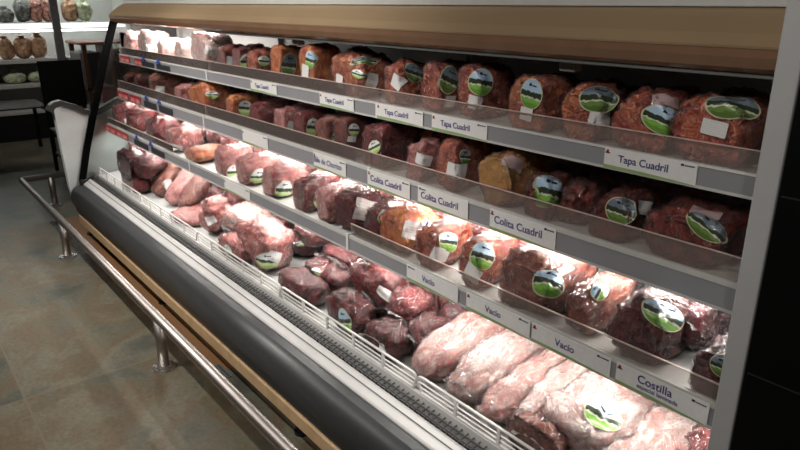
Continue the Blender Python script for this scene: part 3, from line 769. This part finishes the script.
pack(1, 264, 65, 18, 30, .22, 'tanr', 'bag', [('L', 264, 61, 12, -8, .8)], 'small tan-red meat pack with pale green sticker, eleventh from right '+T_)
pack(1, 249, 63, 18, 30, .22, 'red', 'bag', [('L', 247, 62, 14, -8, 1)], 'red meat pack with large pale sticker, twelfth from right '+T_)
pack(1, 233, 61, 16, 28, .22, 'dark', 'bag', [('S', 230, 62, 8, -10, 1.4)], 'dark meat pack with narrow white sticker, thirteenth from right '+T_)
pack(1, 212, 56, 36, 32, .24, 'white', 'bag', [('S', 208, 52, 12, -20, .8)], 'big glaring white pack with red corner under the lamp '+T_, ry=14)  # overlit far packs: the lamp's glare is put into their white colour
pack(1, 190, 52, 26, 24, .24, 'white', 'lump', [], 'low brightly lit white pack left of the big white pack '+T_)
pack(1, 172, 50, 24, 22, .24, 'pale', 'lump', [], 'pale pink brightly lit pack, fourth from the far end '+T_)
pack(1, 154, 46, 26, 26, .24, 'white', 'lump', [('S', 150, 48, 9, -10, .8)], 'white pack with red tips, third from the far end '+T_, ry=-10)
pack(1, 137, 42, 22, 22, .22, 'pale', 'lump', [], 'pale pack with red top, second from the far end '+T_)
pack(1, 122, 40, 18, 22, .2, 'pale', 'lump', [], 'greyish wrapped pack at the far end '+T_, flap=1.2)
T_ = 'on the second shelf'
pack(2, 700, 222, 90, 60, .26, 'dark', 'bag', [('D', 706, 226, 42, -28, .5), ('K', 706, 211, 30, -14, .45)], 'dark red meat pack with slanted oval and grey sticker, rightmost '+T_)
pack(2, 626, 208, 58, 48, .24, 'dark', 'bag', [('D', 620, 211, 30, -8, .85), ('S', 643, 208, 24, -14, .6)], 'dark red pack with oval beside white sticker, second from right '+T_)
pack(2, 585, 190, 40, 40, .2, 'dark', 'lump', [], 'plain dark red meat lump without stickers '+T_, dY=.05)
pack(2, 549, 193, 42, 46, .2, 'dark', 'lump', [('O', 549, 191, 33, -14, .95)], 'meat pack showing a big round blue and green sticker '+T_)
pack(2, 516, 180, 60, 52, .28, 'yellow', 'slab', [('K', 513, 163, 22, -20, .6)], 'meat slab with yellow fat cap and pinkish sticker '+T_, ry=-12)
pack(2, 464, 176, 38, 52, .26, 'tanr', 'bag', [('D', 465, 157, 14, -10, 1), ('S', 458, 172, 20, -6, .8)], 'pinkish meat pack with white sticker left of the yellow slab '+T_)
pack(2, 426, 168, 36, 40, .2, 'pink', 'lump', [('S', 422, 160, 16, -14, .7)], 'round pink meat ball with white sticker on its top '+T_)
pack(2, 444, 146, 34, 36, .2, 'orange', 'block', [('D', 430, 147, 12, -8, .9)], 'orange crinkled pack standing behind the pink meat ball '+T_, dY=.2)
pack(2, 390, 155, 48, 48, .26, 'red', 'bag', [('L', 375, 147, 20, 25, .6)], 'red meat pack with green sticker beside the pink ball '+T_)
pack(2, 356, 146, 28, 42, .24, 'dark', 'block', [('L', 354, 130, 12, -8, 1), ('S', 352, 139, 10, -8, .6)], 'narrow pack, right of the brown pair above the Bife sign '+T_)
pack(2, 336, 142, 24, 36, .24, 'brown', 'block', [('L', 338, 137, 14, -8, 1)], 'narrow pack, left of the brown pair above the Bife sign '+T_)
pack(2, 313, 132, 24, 34, .24, 'red', 'block', [('L', 312, 127, 15, -12, 1.1)], 'red pack with pale oval sticker tilted towards the front '+T_)
pack(2, 294, 126, 20, 32, .24, 'pink', 'block', [('S', 293, 127, 14, -12, .9)], 'pink pack with square white sticker '+T_)
pack(2, 268, 120, 32, 28, .24, 'red', 'bag', [('L', 262, 124, 8, 0, 1)], 'bright red meat pack with a small round white sticker '+T_)
pack(2, 242, 113, 24, 28, .22, 'orange', 'bag', [('L', 245, 108, 14, -10, 1)], 'yellowish pack with oval white label '+T_)
pack(2, 210, 104, 38, 28, .24, 'orange', 'lump', [('L', 212, 95, 12, -6, .6)], 'round orange-brown meat pack with small sticker on top '+T_)
pack(2, 189, 98, 24, 22, .22, 'pink', 'lump', [], 'small pinkish tan lump left of the round orange pack '+T_)
pack(2, 167, 89, 26, 24, .3, 'brown', 'lump', [('S', 160, 90, 9, -10, .9)], 'brown meat pack with white end sticker '+T_)
pack(2, 148, 85, 18, 20, .24, 'dark', 'lump', [], 'dark red pack, second from the far end '+T_)
pack(2, 135, 80, 16, 18, .22, 'dark', 'lump', [], 'dark red pack at the far end '+T_)
T_ = 'on the third shelf'
pack(3, 725, 366, 30, 50, .2, 'purple', 'bag', [('D', 722, 366, 22, 0, 1)], 'dark meat pack with gold rimmed sticker, rightmost '+T_)
pack(3, 702, 340, 56, 58, .26, 'purple', 'lump', [], 'purple-red crinkled meat pack without stickers '+T_, dY=.12, flap=1.)
pack(3, 655, 335, 74, 62, .26, 'deep', 'bag', [('O', 664, 315, 44, -24, .62)], 'dark red meat pack with large tilted sky and green sticker '+T_)
pack(3, 600, 308, 56, 46, .26, 'brown', 'bag', [('O', 600, 290, 22, 60, .7)], 'brown meat pack partly behind the dark red one '+T_, dY=.03)
pack(3, 634, 292, 44, 46, .2, 'purple', 'lump', [], 'dark crinkled pack in the second row behind the brown pack '+T_, dY=.30, flap=.8)
pack(3, 546, 284, 84, 60, .30, 'brown', 'slab', [('O', 549, 281, 30, -14, .85), ('S', 565, 270, 18, 25, .5)], 'wide marbled tan-brown slab with round sticker '+T_)
pack(3, 488, 264, 48, 56, .26, 'tanr', 'bag', [('O', 484, 256, 24, -20, 1.1), ('S', 473, 273, 20, -25, .9)], 'meat pack with sticker over a large white price label '+T_)
pack(3, 444, 250, 48, 52, .26, 'tanr', 'bag', [('O', 449, 242, 25, -18, .75), ('S', 440, 255, 18, -20, .85)], 'pinkish brown meat pack left of the price label pack '+T_)
pack(3, 408, 230, 54, 48, .24, 'orange', 'lump', [('O', 426, 230, 20, 70, .8), ('S', 411, 230, 16, -14, 1.1)], 'orange-red meat pack with sideways sticker '+T_, lump=1.2)
pack(3, 388, 216, 40, 44, .24, 'deep', 'bag', [('O', 384, 217, 15, -12, 1), ('S', 396, 205, 16, -20, .5)], 'deep red pack partly hidden behind the orange-red one '+T_)
pack(3, 358, 214, 44, 44, .22, 'deep', 'bag', [('W', 367, 210, 26, -18, .85)], 'deep red meat pack with a big crinkled white sticker '+T_)
pack(3, 338, 206, 26, 42, .22, 'pink', 'bag', [('L', 341, 203, 15, -20, 1.3)], 'narrow pack with green and white oval, left of the crinkled sticker '+T_)
pack(3, 317, 203, 30, 42, .24, 'red', 'block', [('L', 321, 200, 15, -15, 1.1)], 'reddish pack with wrapped top and pale oval sticker '+T_)
pack(3, 286, 198, 34, 42, .24, 'pink', 'bag', [('L', 283, 199, 17, -10, 1.1)], 'pink film-wrapped pack, nearest the front of the pink group '+T_)
pack(3, 300, 184, 24, 32, .24, 'pink', 'bag', [('L', 297, 184, 12, -30, .9)], 'pink film-wrapped pack in the second row '+T_, dY=.14)
pack(3, 259, 184, 32, 38, .24, 'pink', 'bag', [('L', 260, 184, 17, -4, .9), ('S', 275, 180, 10, -15, 1)], 'pink film-wrapped pack with round white and yellow sticker '+T_)
pack(3, 235, 175, 26, 34, .24, 'pink', 'bag', [('L', 234, 172, 14, -4, 1)], 'pink film-wrapped pack, leftmost of the pink group '+T_)
pack(3, 207, 167, 34, 16, .26, 'orange', 'roll', [], 'smooth orange and pink roll of meat lying in front '+T_, dY=-.01, hh=.08)
pack(3, 205, 153, 34, 14, .22, 'pale', 'roll', [('S', 198, 154, 7, 0, .6)], 'white and orange roll lying behind the front roll '+T_, dY=.24, hh=.12)
pack(3, 184, 151, 28, 22, .24, 'pink', 'lump', [('S', 177, 148, 10, -20, .8)], 'pink pack with square white sticker '+T_)
pack(3, 164, 140, 28, 26, .26, 'red', 'lump', [], 'heavy red meat lump, third from the far end '+T_, lump=1.4)
pack(3, 143, 133, 24, 26, .26, 'red', 'lump', [], 'red meat lump, second from the far end '+T_, lump=1.4)
pack(3, 127, 127, 20, 24, .24, 'red', 'lump', [('S', 127, 121, 5, 0, 1)], 'red meat lump at the far end '+T_, lump=1.4)
T_ = 'in the bottom deck'
DS = 1.16
def deck(u, v, w, d, h, mat, shape, st, label, L, **k):
    w, d, h = w*DS, d*DS, h*DS; L *= DS
    r = ray(u, v); s = DK; t = (s['z0']+L-s['s']*s['Y0']-H)/(r.z-s['s']*r.y); m_px = t
    return pack(0, u, v, 10, h/m_px, d, mat, shape, st, label, L=L, asp=w, **k)
def rib(X, w, d, h, mat, st, label, back=0, lift=0, shape='roll', **k):
    Y = 1.335+back+d/2
    return pack(0, 0, 0, 1, 1, d, mat, shape, st, label, C0=(X, Y, DK['z0']+DK['s']*(Y-DK['Y0'])+h*.5+lift), hh=h, asp=w, **k)
rib(-.97, .27, .36, .17, 'white', [('O', 603, 417, 36, -20, .75)], 'large white pack showing half of a blue sky sticker '+T_, .05, .015, 'bag')
rib(-.78, .22, .40, .14, 'white', [], 'large white film pack at the near right end '+T_, .02, .0, 'bag', flap=.9)
rib(-1.57, .185, .54, .165, 'pale', [], 'long whitish pink rib pack, leftmost of the pale row '+T_, .0, .0, rx=4, rz=-4)
rib(-1.395, .17, .54, .165, 'white', [], 'long white frosted rib pack, second of the pale row '+T_, .0, .0, rx=3, flap=.9)
rib(-1.255, .13, .54, .14, 'pale', [], 'narrow pink and white rib pack, third of the pale row '+T_, .0, .0, rx=3)
rib(-1.125, .15, .50, .14, 'white', [], 'frosted white rib pack left of the round sticker pack '+T_, .0, .0, rx=3, flap=.9)
deck(548, 444, .16, .16, .10, 'brown', 'lump', [], 'small brownish wrapped piece at the fence under the white packs '+T_, .05, flap=.9)
deck(695, 436, .16, .3, .13, 'red', 'lump', [], 'red edged pack tucked by the pale post '+T_, .11, flap=1.)
deck(545, 338, .13, .32, .12, 'pale', 'roll', [], 'pale rib pack in the second row below the middle Vacio sign '+T_, .10, rz=12)
deck(605, 358, .12, .3, .12, 'brown', 'roll', [], 'brown rib end in the second row behind the white packs '+T_, .11)
def pile(u, v, W, Hh, d, mat, shape, st, label, Y, **k): return pack(0, u, v+2, W*1.15, Hh*1.2, d*1.15, mat, shape, st, label, Y=Y, **k)
pile(388, 362, 42, 34, .13, 'deep', 'lump', [('S', 380, 356, 9, 0, 1)], 'small red pack with frosted end at the fence '+T_, 1.41, flap=.9)
pile(352, 336, 40, 38, .13, 'deep', 'bag', [('O', 340, 330, 19, 20, 1.3)], 'small deep red pack at the fence with upright oval sticker '+T_, 1.41)
pile(425, 339, 34, 42, .15, 'deep', 'lump', [], 'rounded deep red pack left of the pale ribs '+T_, 1.50, flap=1.)
pile(362, 311, 48, 58, .17, 'red', 'bag', [('O', 368, 302, 26, -14, .85), ('S', 384, 294, 18, -30, .6)], 'red marbled pack with oval and white stickers '+T_, 1.47)
pile(396, 328, 44, 46, .16, 'red', 'lump', [], 'big ball shaped marbled red pack, wrapped in clear film '+T_, 1.49, flap=1.)
pile(424, 303, 84, 44, .20, 'red', 'roll', [('D', 391, 286, 18, -40, .5)], 'long dark red pack right under the left Vacio sign '+T_, 1.68, ry=8)
pile(446, 326, 40, 36, .16, 'purple', 'lump', [], 'dark pack with film edge between the red and pale packs '+T_, 1.66, flap=1.2)
pile(306, 303, 66, 26, .13, 'deep', 'bag', [], 'long dark red pack lying along the fence '+T_, 1.42)
pile(324, 286, 54, 28, .15, 'deep', 'bag', [('L', 304, 270, 16, 0, .5)], 'dark red glossy pack with a small green leaf shaped sticker '+T_, 1.52)
pile(338, 266, 62, 34, .18, 'red', 'lump', [('S', 312, 256, 11, -20, .7)], 'marbled red pack in clear film behind the glossy pack '+T_, 1.63, flap=1.1)
pile(303, 248, 34, 22, .15, 'purple', 'lump', [('D', 303, 243, 12, 0, .5)], 'dark pack with bluish sticker behind the marbled red pack '+T_, 1.68)
pile(238, 252, 34, 22, .11, 'pink', 'bag', [('L', 229, 251, 16, -10, .8)], 'thin pink pack with green sticker lying at the fence '+T_, 1.40)
pile(269, 269, 52, 42, .18, 'pink', 'bag', [('L', 267, 261, 22, 0, .8), ('S', 281, 269, 14, -25, .8)], 'round red-pink pack with oval and square stickers '+T_, 1.46)
pile(248, 236, 50, 36, .2, 'pale', 'bag', [('L', 229, 231, 13, 0, 1.4), ('S', 245, 238, 20, -10, .7)], 'big pale white-pink pack glaring in the light '+T_, 1.54)
pile(219, 229, 22, 36, .16, 'pink', 'lump', [('S', 211, 220, 11, 20, .8)], 'pink and red lump at the edge of the empty white deck '+T_, 1.48)
pile(228, 213, 30, 26, .16, 'red', 'lump', [('S', 224, 211, 12, 30, .8)], 'red lump with white sticker behind the pink lump '+T_, 1.66)
pile(283, 240, 40, 26, .18, 'deep', 'lump', [], 'dark red pack in shade behind the big pale pack '+T_, 1.75)
deck(196, 214, .26, .22, .05, 'pink', 'slab', [], 'flat pink slab lying down beside the standing slabs '+T_, .03, rz=20)
def slab(u, v, hh, mat, st, label, ry=12):
    return pack(0, u, v, 20, 20, .32, mat, 'slab', st, label, Y=1.56, hh=hh, asp=.17, rx=42, ry=ry, rz=-6)
slab(157, 190, .085, 'pink', [('S', 152, 193, 14, 25, .8), ('S', 163, 186, 9, 25, .8)], 'leaning pink slab with white label, leftmost of its row '+T_)
slab(172, 197, .085, 'brown', [('S', 169, 202, 9, 20, 1.6)], 'leaning pink slab with white strip label, second of its row '+T_)
slab(186, 201, .08, 'pink', [], 'standing brown-pink slab, third of the leaning row '+T_)
slab(199, 206, .08, 'brown', [], 'standing pink slab, rightmost of the leaning row '+T_)
deck(122, 165, .27, .28, .16, 'deep', 'lump', [('L', 113, 162, 4, 0, 1)], 'large heap-like dark red pack at the far end '+T_, .18, lump=1.5)
deck(134, 181, .24, .15, .12, 'red', 'lump', [], 'long dark red pack at the fence near the far end '+T_, .07, lump=1.5, rz=6)
deck(142, 167, .18, .2, .14, 'deep', 'lump', [], 'dark red pack behind the leaning slabs at the far end '+T_, .16, lump=1.4)

# back rows: nothing in the photograph tells these apart
def proto(mt, w, d, h, seed):
    out = []
    for film, mm in ((0, M[mt]), (.003, M['wraphazy' if mt == 'pale' else 'wrap'])):
        bm = body_bm(w, d, h, .65, .6, .2, seed, 1.2, film); me = bpy.data.meshes.new('wrapped_meat' if not film else 'shrink_film'); bm.normal_update(); bm.to_mesh(me); bm.free()
        me.materials.append(mm)
        for p in me.polygons: p.use_smooth = True
        out.append(me)
    return out
PR = {}
for i, mt in enumerate(('dark', 'deep', 'brown', 'red', 'pale', 'pink')):
    PR[mt] = [proto(mt, .17, .16, .10, 300+i), proto(mt, .20, .17, .12, 320+i)]
ROWS = [(1, ('brown', 'dark', 'dark'), 'tan-red packs in the shaded back rows of the top shelf', (1.92,), 'wrapped meat in the shaded back row of the top shelf'),
        (2, ('dark', 'deep', 'brown'), 'dark packs in the shaded back rows of the second shelf', (1.93,), 'wrapped dark meat in the shaded back row of the second shelf'),
        (3, ('red', 'pink', 'deep'), 'packs in the back rows of the third shelf', (1.76, 1.94), 'wrapped meat in the back rows of the third shelf'),
        (0, ('deep', 'red', 'dark'), 'packs in the back rows of the bottom deck', (1.64, 1.81, 1.98), 'wrapped meat in the back rows of the bottom deck')]
for k, mts, grp, Ys, lab in ROWS:
    s = SH[k] if k else DK
    for ri, Y in enumerate(Ys):
        X = XL+.17+.05*ri; i = 0
        while X < XR-.13:
            mt = rnd.choice(mts)
            if k == 0 and X > -1.7: mt = 'pale'
            if k == 3 and X > -1.3: mt = 'deep'
            big = 1 if k in (0, 3) else 0
            pr = PR[mt][big]; hh = (.10, .12)[big]
            lo_ = min((Matrix.Rotation(math.atan(s['s']), 3, 'X') @ q.co).z-s['s']*(Matrix.Rotation(math.atan(s['s']), 3, 'X') @ q.co).y for q in pr[1].vertices)
            C = Vector((X, Y, s['z0']+s['s']*(Y-s['Y0'])-lo_+.001))
            rad = .07
            for lift in (0, hh*1.02) if k == 0 else (0,):
                C2 = C+Vector((0, 0, lift))
                if any((pv[1]-C2).length < pv[2]+rad*.8 for pv in PREV): continue
                o = thing('meat_pack', lab, 'meat pack', C2, rnd.uniform(-.15, .15), grp)
                for me in pr:
                    b_ = link(bpy.data.objects.new(me.name.split('.')[0], me)); b_.parent = o; b_.rotation_euler = (math.atan(s['s']), 0, 0)
            X += (.2, .225)[big]; i += 1

# ------------------------------------------------------------------ background at the far left
X0 = -10.2
bf = thing('wall_chiller', 'white lit chiller with shelves of bagged goods far behind the case', 'refrigerated case', (X0, 2.1, 0))
obj('cabinet_back', mbox(-.65, -.6, -1.9, 1.0, 0, 2.2), M['bgwhite'], bf)
obj('side_panel', mbox(-.6, .0, -1.95, -1.9, 0, 2.2), M['bgwhite'], bf); obj('side_panel', mbox(-.6, .0, 1.0, 1.05, 0, 2.2), M['bgwhite'], bf)
obj('top_panel', mbox(-.65, .05, -1.95, 1.05, 2.2, 2.3), M['bgwhite'], bf)
obj('kick_panel', mbox(-.6, .0, -1.9, 1.0, 0, .35), M['black'], bf)
for z, tz in ((.35, .04), (.70, .05), (1.02, .05), (1.45, .09)):
    obj('shelf', bevel(mbox(-.6, .0, -1.9, 1.0, z, z+tz), .004), M['bgwhite'], bf)
obj('mullion', mbox(.0, .05, .02, .12, 0, 2.25), plain('mullion_grey', (.16, .16, .16), .4), bf)
obj('lamp_tube', mtube([(-.08, -1.8, 2.15), (-.08, .9, 2.15)], .015), emis('chiller_lamp', (.95, 1, .97), 22), bf)
obj('glowing_shelf_edge', bevel(mbox(.0, .012, -1.88, .98, 1.462, 1.53), .003), emis('chiller_edge_glow', (.95, 1, .97), 1.1), bf)  # bright shelf edge made to glow; an added emitter, not a lamp
obj('lamp_tube', mtube([(-.3, -1.8, 1.425), (-.3, .9, 1.425)], .012), emis('chiller_lamp_low', (.95, 1, .97), 9), bf)
bagm = {'tanbag': plain('bread_tan', (.5, .3, .18), .4, var=.3, scale=25), 'redbag': plain('bag_red_white', (.6, .25, .2), .4, var=.5, scale=25), 'greenbag': plain('bag_green_white', (.6, .66, .45), .4, var=.25, scale=25), 'greybag': plain('bag_grey', (.18, .18, .17), .4, var=.5, scale=30)}
def bag(u, v, wpx, hpx, zs, m, label):
    c = at(u, v, X=X0-.2); mp = (c-CAM).length/690
    w, h = wpx*mp, hpx*mp
    bm = body_bm(.24, w, h, .75, .8, .12, int(u*3+v))
    lo = min(q.co.z for q in bm.verts)
    o = thing('bagged_goods', label, 'bag', (c.x, c.y, zs-lo+.001), 0, 'bags in the far chiller')
    obj('bag_body', bm, bagm[m], o, True)
    bb = bmesh.new(); bmesh.ops.create_cone(bb, cap_ends=True, segments=10, radius1=.02, radius2=.05, depth=.05)
    bb.transform(Matrix.Translation((0, 0, max(h*.5, .03)))); obj('tied_top', bb, bagm[m], o, True)
a = 1.54
bag(5, 18, 14, 12, a, 'greybag', 'low dark wrapped item leftmost on the upper shelf of the far chiller')
bag(23, 15, 13, 20, a, 'greybag', 'dark upright item left of the red bags in the far chiller')
bag(36, 16, 11, 19, a, 'redbag', 'red and white bag, left of the three on the upper far shelf')
bag(48, 16, 11, 20, a, 'redbag', 'red and white bag, right one before the grey mullion')
bag(70, 14, 13, 18, a, 'tanbag', 'tan bag right of the grey mullion on the far chiller')
bag(84, 14, 14, 16, a, 'greenbag', 'pale green bag at the right end of the upper far shelf')
a = 1.07
bag(5, 47, 13, 18, a, 'tanbag', 'tan bag leftmost on the middle shelf of the far chiller')
bag(22, 45, 14, 18, a, 'tanbag', 'tan bag second on the middle shelf of the far chiller')
bag(38, 45, 14, 20, a, 'tanbag', 'large tan bag partly behind the grey crate')
a = .75
bag(14, 74, 18, 10, a, 'greenbag', 'low pale bag on the lower shelf of the far chiller')
bag(38, 74, 18, 10, a, 'greenbag', 'second low pale bag on the lower shelf, behind the black chair')
# produce stand with grey crate, red-brown top
st = thing('produce_stand', 'dark wooden stand with red-brown top board behind the far end glass', 'stand', (-9.3, 2.55, 0))
obj('top_board', bevel(mbox(-.35, .35, -.42, .6, 1.30, 1.33), .005), M['redwood'], st)
for x in (-.32, .28):
    for y in (-.39, .55): obj('leg', mbox(x, x+.05, y, y+.05, 0, 1.30), M['wood'], st)
for z in (.2, .75): obj('shelf_board', mbox(-.33, .33, -.4, .58, z, z+.03), M['wood'], st)
obj('side_panel', mbox(-.34, .34, -.06, -.03, .2, 1.3), M['wood'], st)
cr = thing('crate', 'dark grey crate on the stand left of the wooden panel', 'crate', (-9.3, 2.24, .781))
obj('crate_body', bevel(mbox(-.25, .27, -.10, .145, 0, .42), .01), M['greyplastic'], cr)
bask = plain('wicker', (.22, .13, .08), .7, var=.5, scale=60)
for i, (y, z) in enumerate(((2.62, .79), (2.62, 1.01), (2.62, .24), (2.62, .46))):
    k = thing('basket', ['woven brown basket lower on the middle board of the stand', 'woven brown basket stacked on top on the middle board', 'woven brown basket on the lowest board of the stand', 'woven brown basket second on the lowest board'][i], 'basket', (-9.3, y+.2, z), 0, 'baskets in the stand')
    bm = bmesh.new(); nn = 40
    for j in range(9):
        rr = 1+.03*(j % 2)
        pr = [(math.cos(2*PI*q/nn)*.27*rr, math.sin(2*PI*q/nn)*.24*rr, .01+j*.022) for q in range(nn)]
        tube(bm, pr+[pr[0]], .012, 5, False)
    obj('weave', bm, bask, k)
    bm = bmesh.new(); tube(bm, [(0, 0, .001), (0, 0, .012)], .25, 24); obj('bottom', bm, bask, k)
# black chair and slatted table
ch = thing('cafe_chair', 'black chair with solid square back beside the far chiller', 'chair', (-8.05, 1.68, 0))
obj('backrest', bevel(mbox(-.03, .0, -.21, .23, .70, 1.20), .01), M['black'], ch)
obj('seat', bevel(mbox(-.02, .42, -.2, .22, .45, .49), .01), M['black'], ch)
for x, y, z in ((-.065, -.2, 1.2), (-.065, .19, 1.2), (.38, -.2, .45), (.38, .19, .45)):
    obj('leg', mbox(x, x+.035, y, y+.035, 0, z), M['black'], ch)
obj('stretcher', mbox(0, .38, -.19, -.165, .2, .225), M['black'], ch)
bn = thing('slatted_table', 'low black slatted table in front of the far chiller', 'table', (-9.25, 1.28, 0))
for i in range(9):
    obj('slat', bevel(mbox(-.4+i*.09, -.34+i*.09, -.45, .38, .60, .62), .004), plain('slat_dark', (.03, .03, .03), .25), bn)
for x in (-.42, .4):
    for y in (-.44, .34): obj('leg', mbox(x, x+.04, y, y+.04, 0, .60), M['black'], bn)
for y in (-.46, .36): obj('apron', mbox(-.42, .44, y, y+.025, .55, .60), M['black'], bn)

# ------------------------------------------------------------------ light
def area(name, loc, sx, sy, power, col=(1, .96, .9), rot=(0, 0, 0), spread=None):
    l = bpy.data.lights.new(name, 'AREA'); l.shape = 'RECTANGLE'; l.size = sx; l.size_y = sy; l.energy = power; l.color = col
    if spread: l.spread = spread
    o = link(bpy.data.objects.new(name, l)); o.location = loc; o.rotation_euler = rot; return o
area('canopy_tube_light', (-4.75, 1.70, 1.648), 1.55, .03, 21)
for i in range(3):
    a, c = XJ[i]+.1, XJ[i+1]-.1
    area('shelf_tube_light', ((a+c)/2, SH[2]['Y']+.075, SH[2]['top']-.057), c-a, .025, (4, 5.5, 7)[i], rot=(math.radians(2), 0, 0))
    area('shelf_tube_light', ((a+c)/2, SH[3]['Y']+.075, SH[3]['top']-.057), c-a, .025, (4, 4.8, 3.5)[i], rot=(math.radians(4), 0, 0))
def spot(loc, tgt, power, ang=80, size=.05, col=(1, .95, .89), blend=.6):
    l = bpy.data.lights.new('ceiling_and_fill_spot', 'SPOT'); l.energy = power; l.spot_size = math.radians(ang); l.spot_blend = blend; l.shadow_soft_size = size; l.color = col
    o = link(bpy.data.objects.new('ceiling_and_fill_spot', l)); o.location = loc
    o.rotation_euler = (Vector(tgt)-Vector(loc)).to_track_quat('-Z', 'Y').to_euler(); return o
spot((-3.3, -.2, 3.25), (-3.2, 1.2, .7), 250, 80)
spot((-1.9, -1.5, 3.25), (-1.9, 1.6, 1.2), 75, 60, .035)
spot((-3.9, -1.5, 3.25), (-3.3, 1.6, 1.2), 90, 60, .035)
spot((.3, -.4, 3.25), (-1.3, 1.6, 1.3), 45, 50, .03)
spot((-5.2, -.2, 3.25), (-5.0, 1.4, .9), 190, 70)
spot((-.6, -.9, 3.25), (-1.2, 1.2, .6), 75, 80)
spot((-8.2, .6, 3.25), (-9.3, 2.2, .9), 90, 60)  # added fill that brightens the dark far stand, no lamp known there
w = bpy.data.worlds.new('dim'); sc.world = w; w.use_nodes = True
w.node_tree.nodes['Background'].inputs[0].default_value = (.5, .48, .45, 1); w.node_tree.nodes['Background'].inputs[1].default_value = .05

# ------------------------------------------------------------------ camera
cd = bpy.data.cameras.new('camera'); cam = link(bpy.data.objects.new('camera', cd))
cd.sensor_width = 36; cd.lens = 36*FPX/800; cd.clip_start = .02
fw = HV*math.cos(PITCH)-Vector((0, 0, math.sin(PITCH))); up = HV*math.sin(PITCH)+Vector((0, 0, math.cos(PITCH)))
R = Matrix((RV, up, -fw)).transposed().to_4x4(); R.translation = CAM
cam.matrix_world = R
sc.camera = cam
sc.view_settings.view_transform = 'Standard'; sc.view_settings.look = 'None'
sc.view_settings.exposure = 0.0; sc.view_settings.gamma = 1
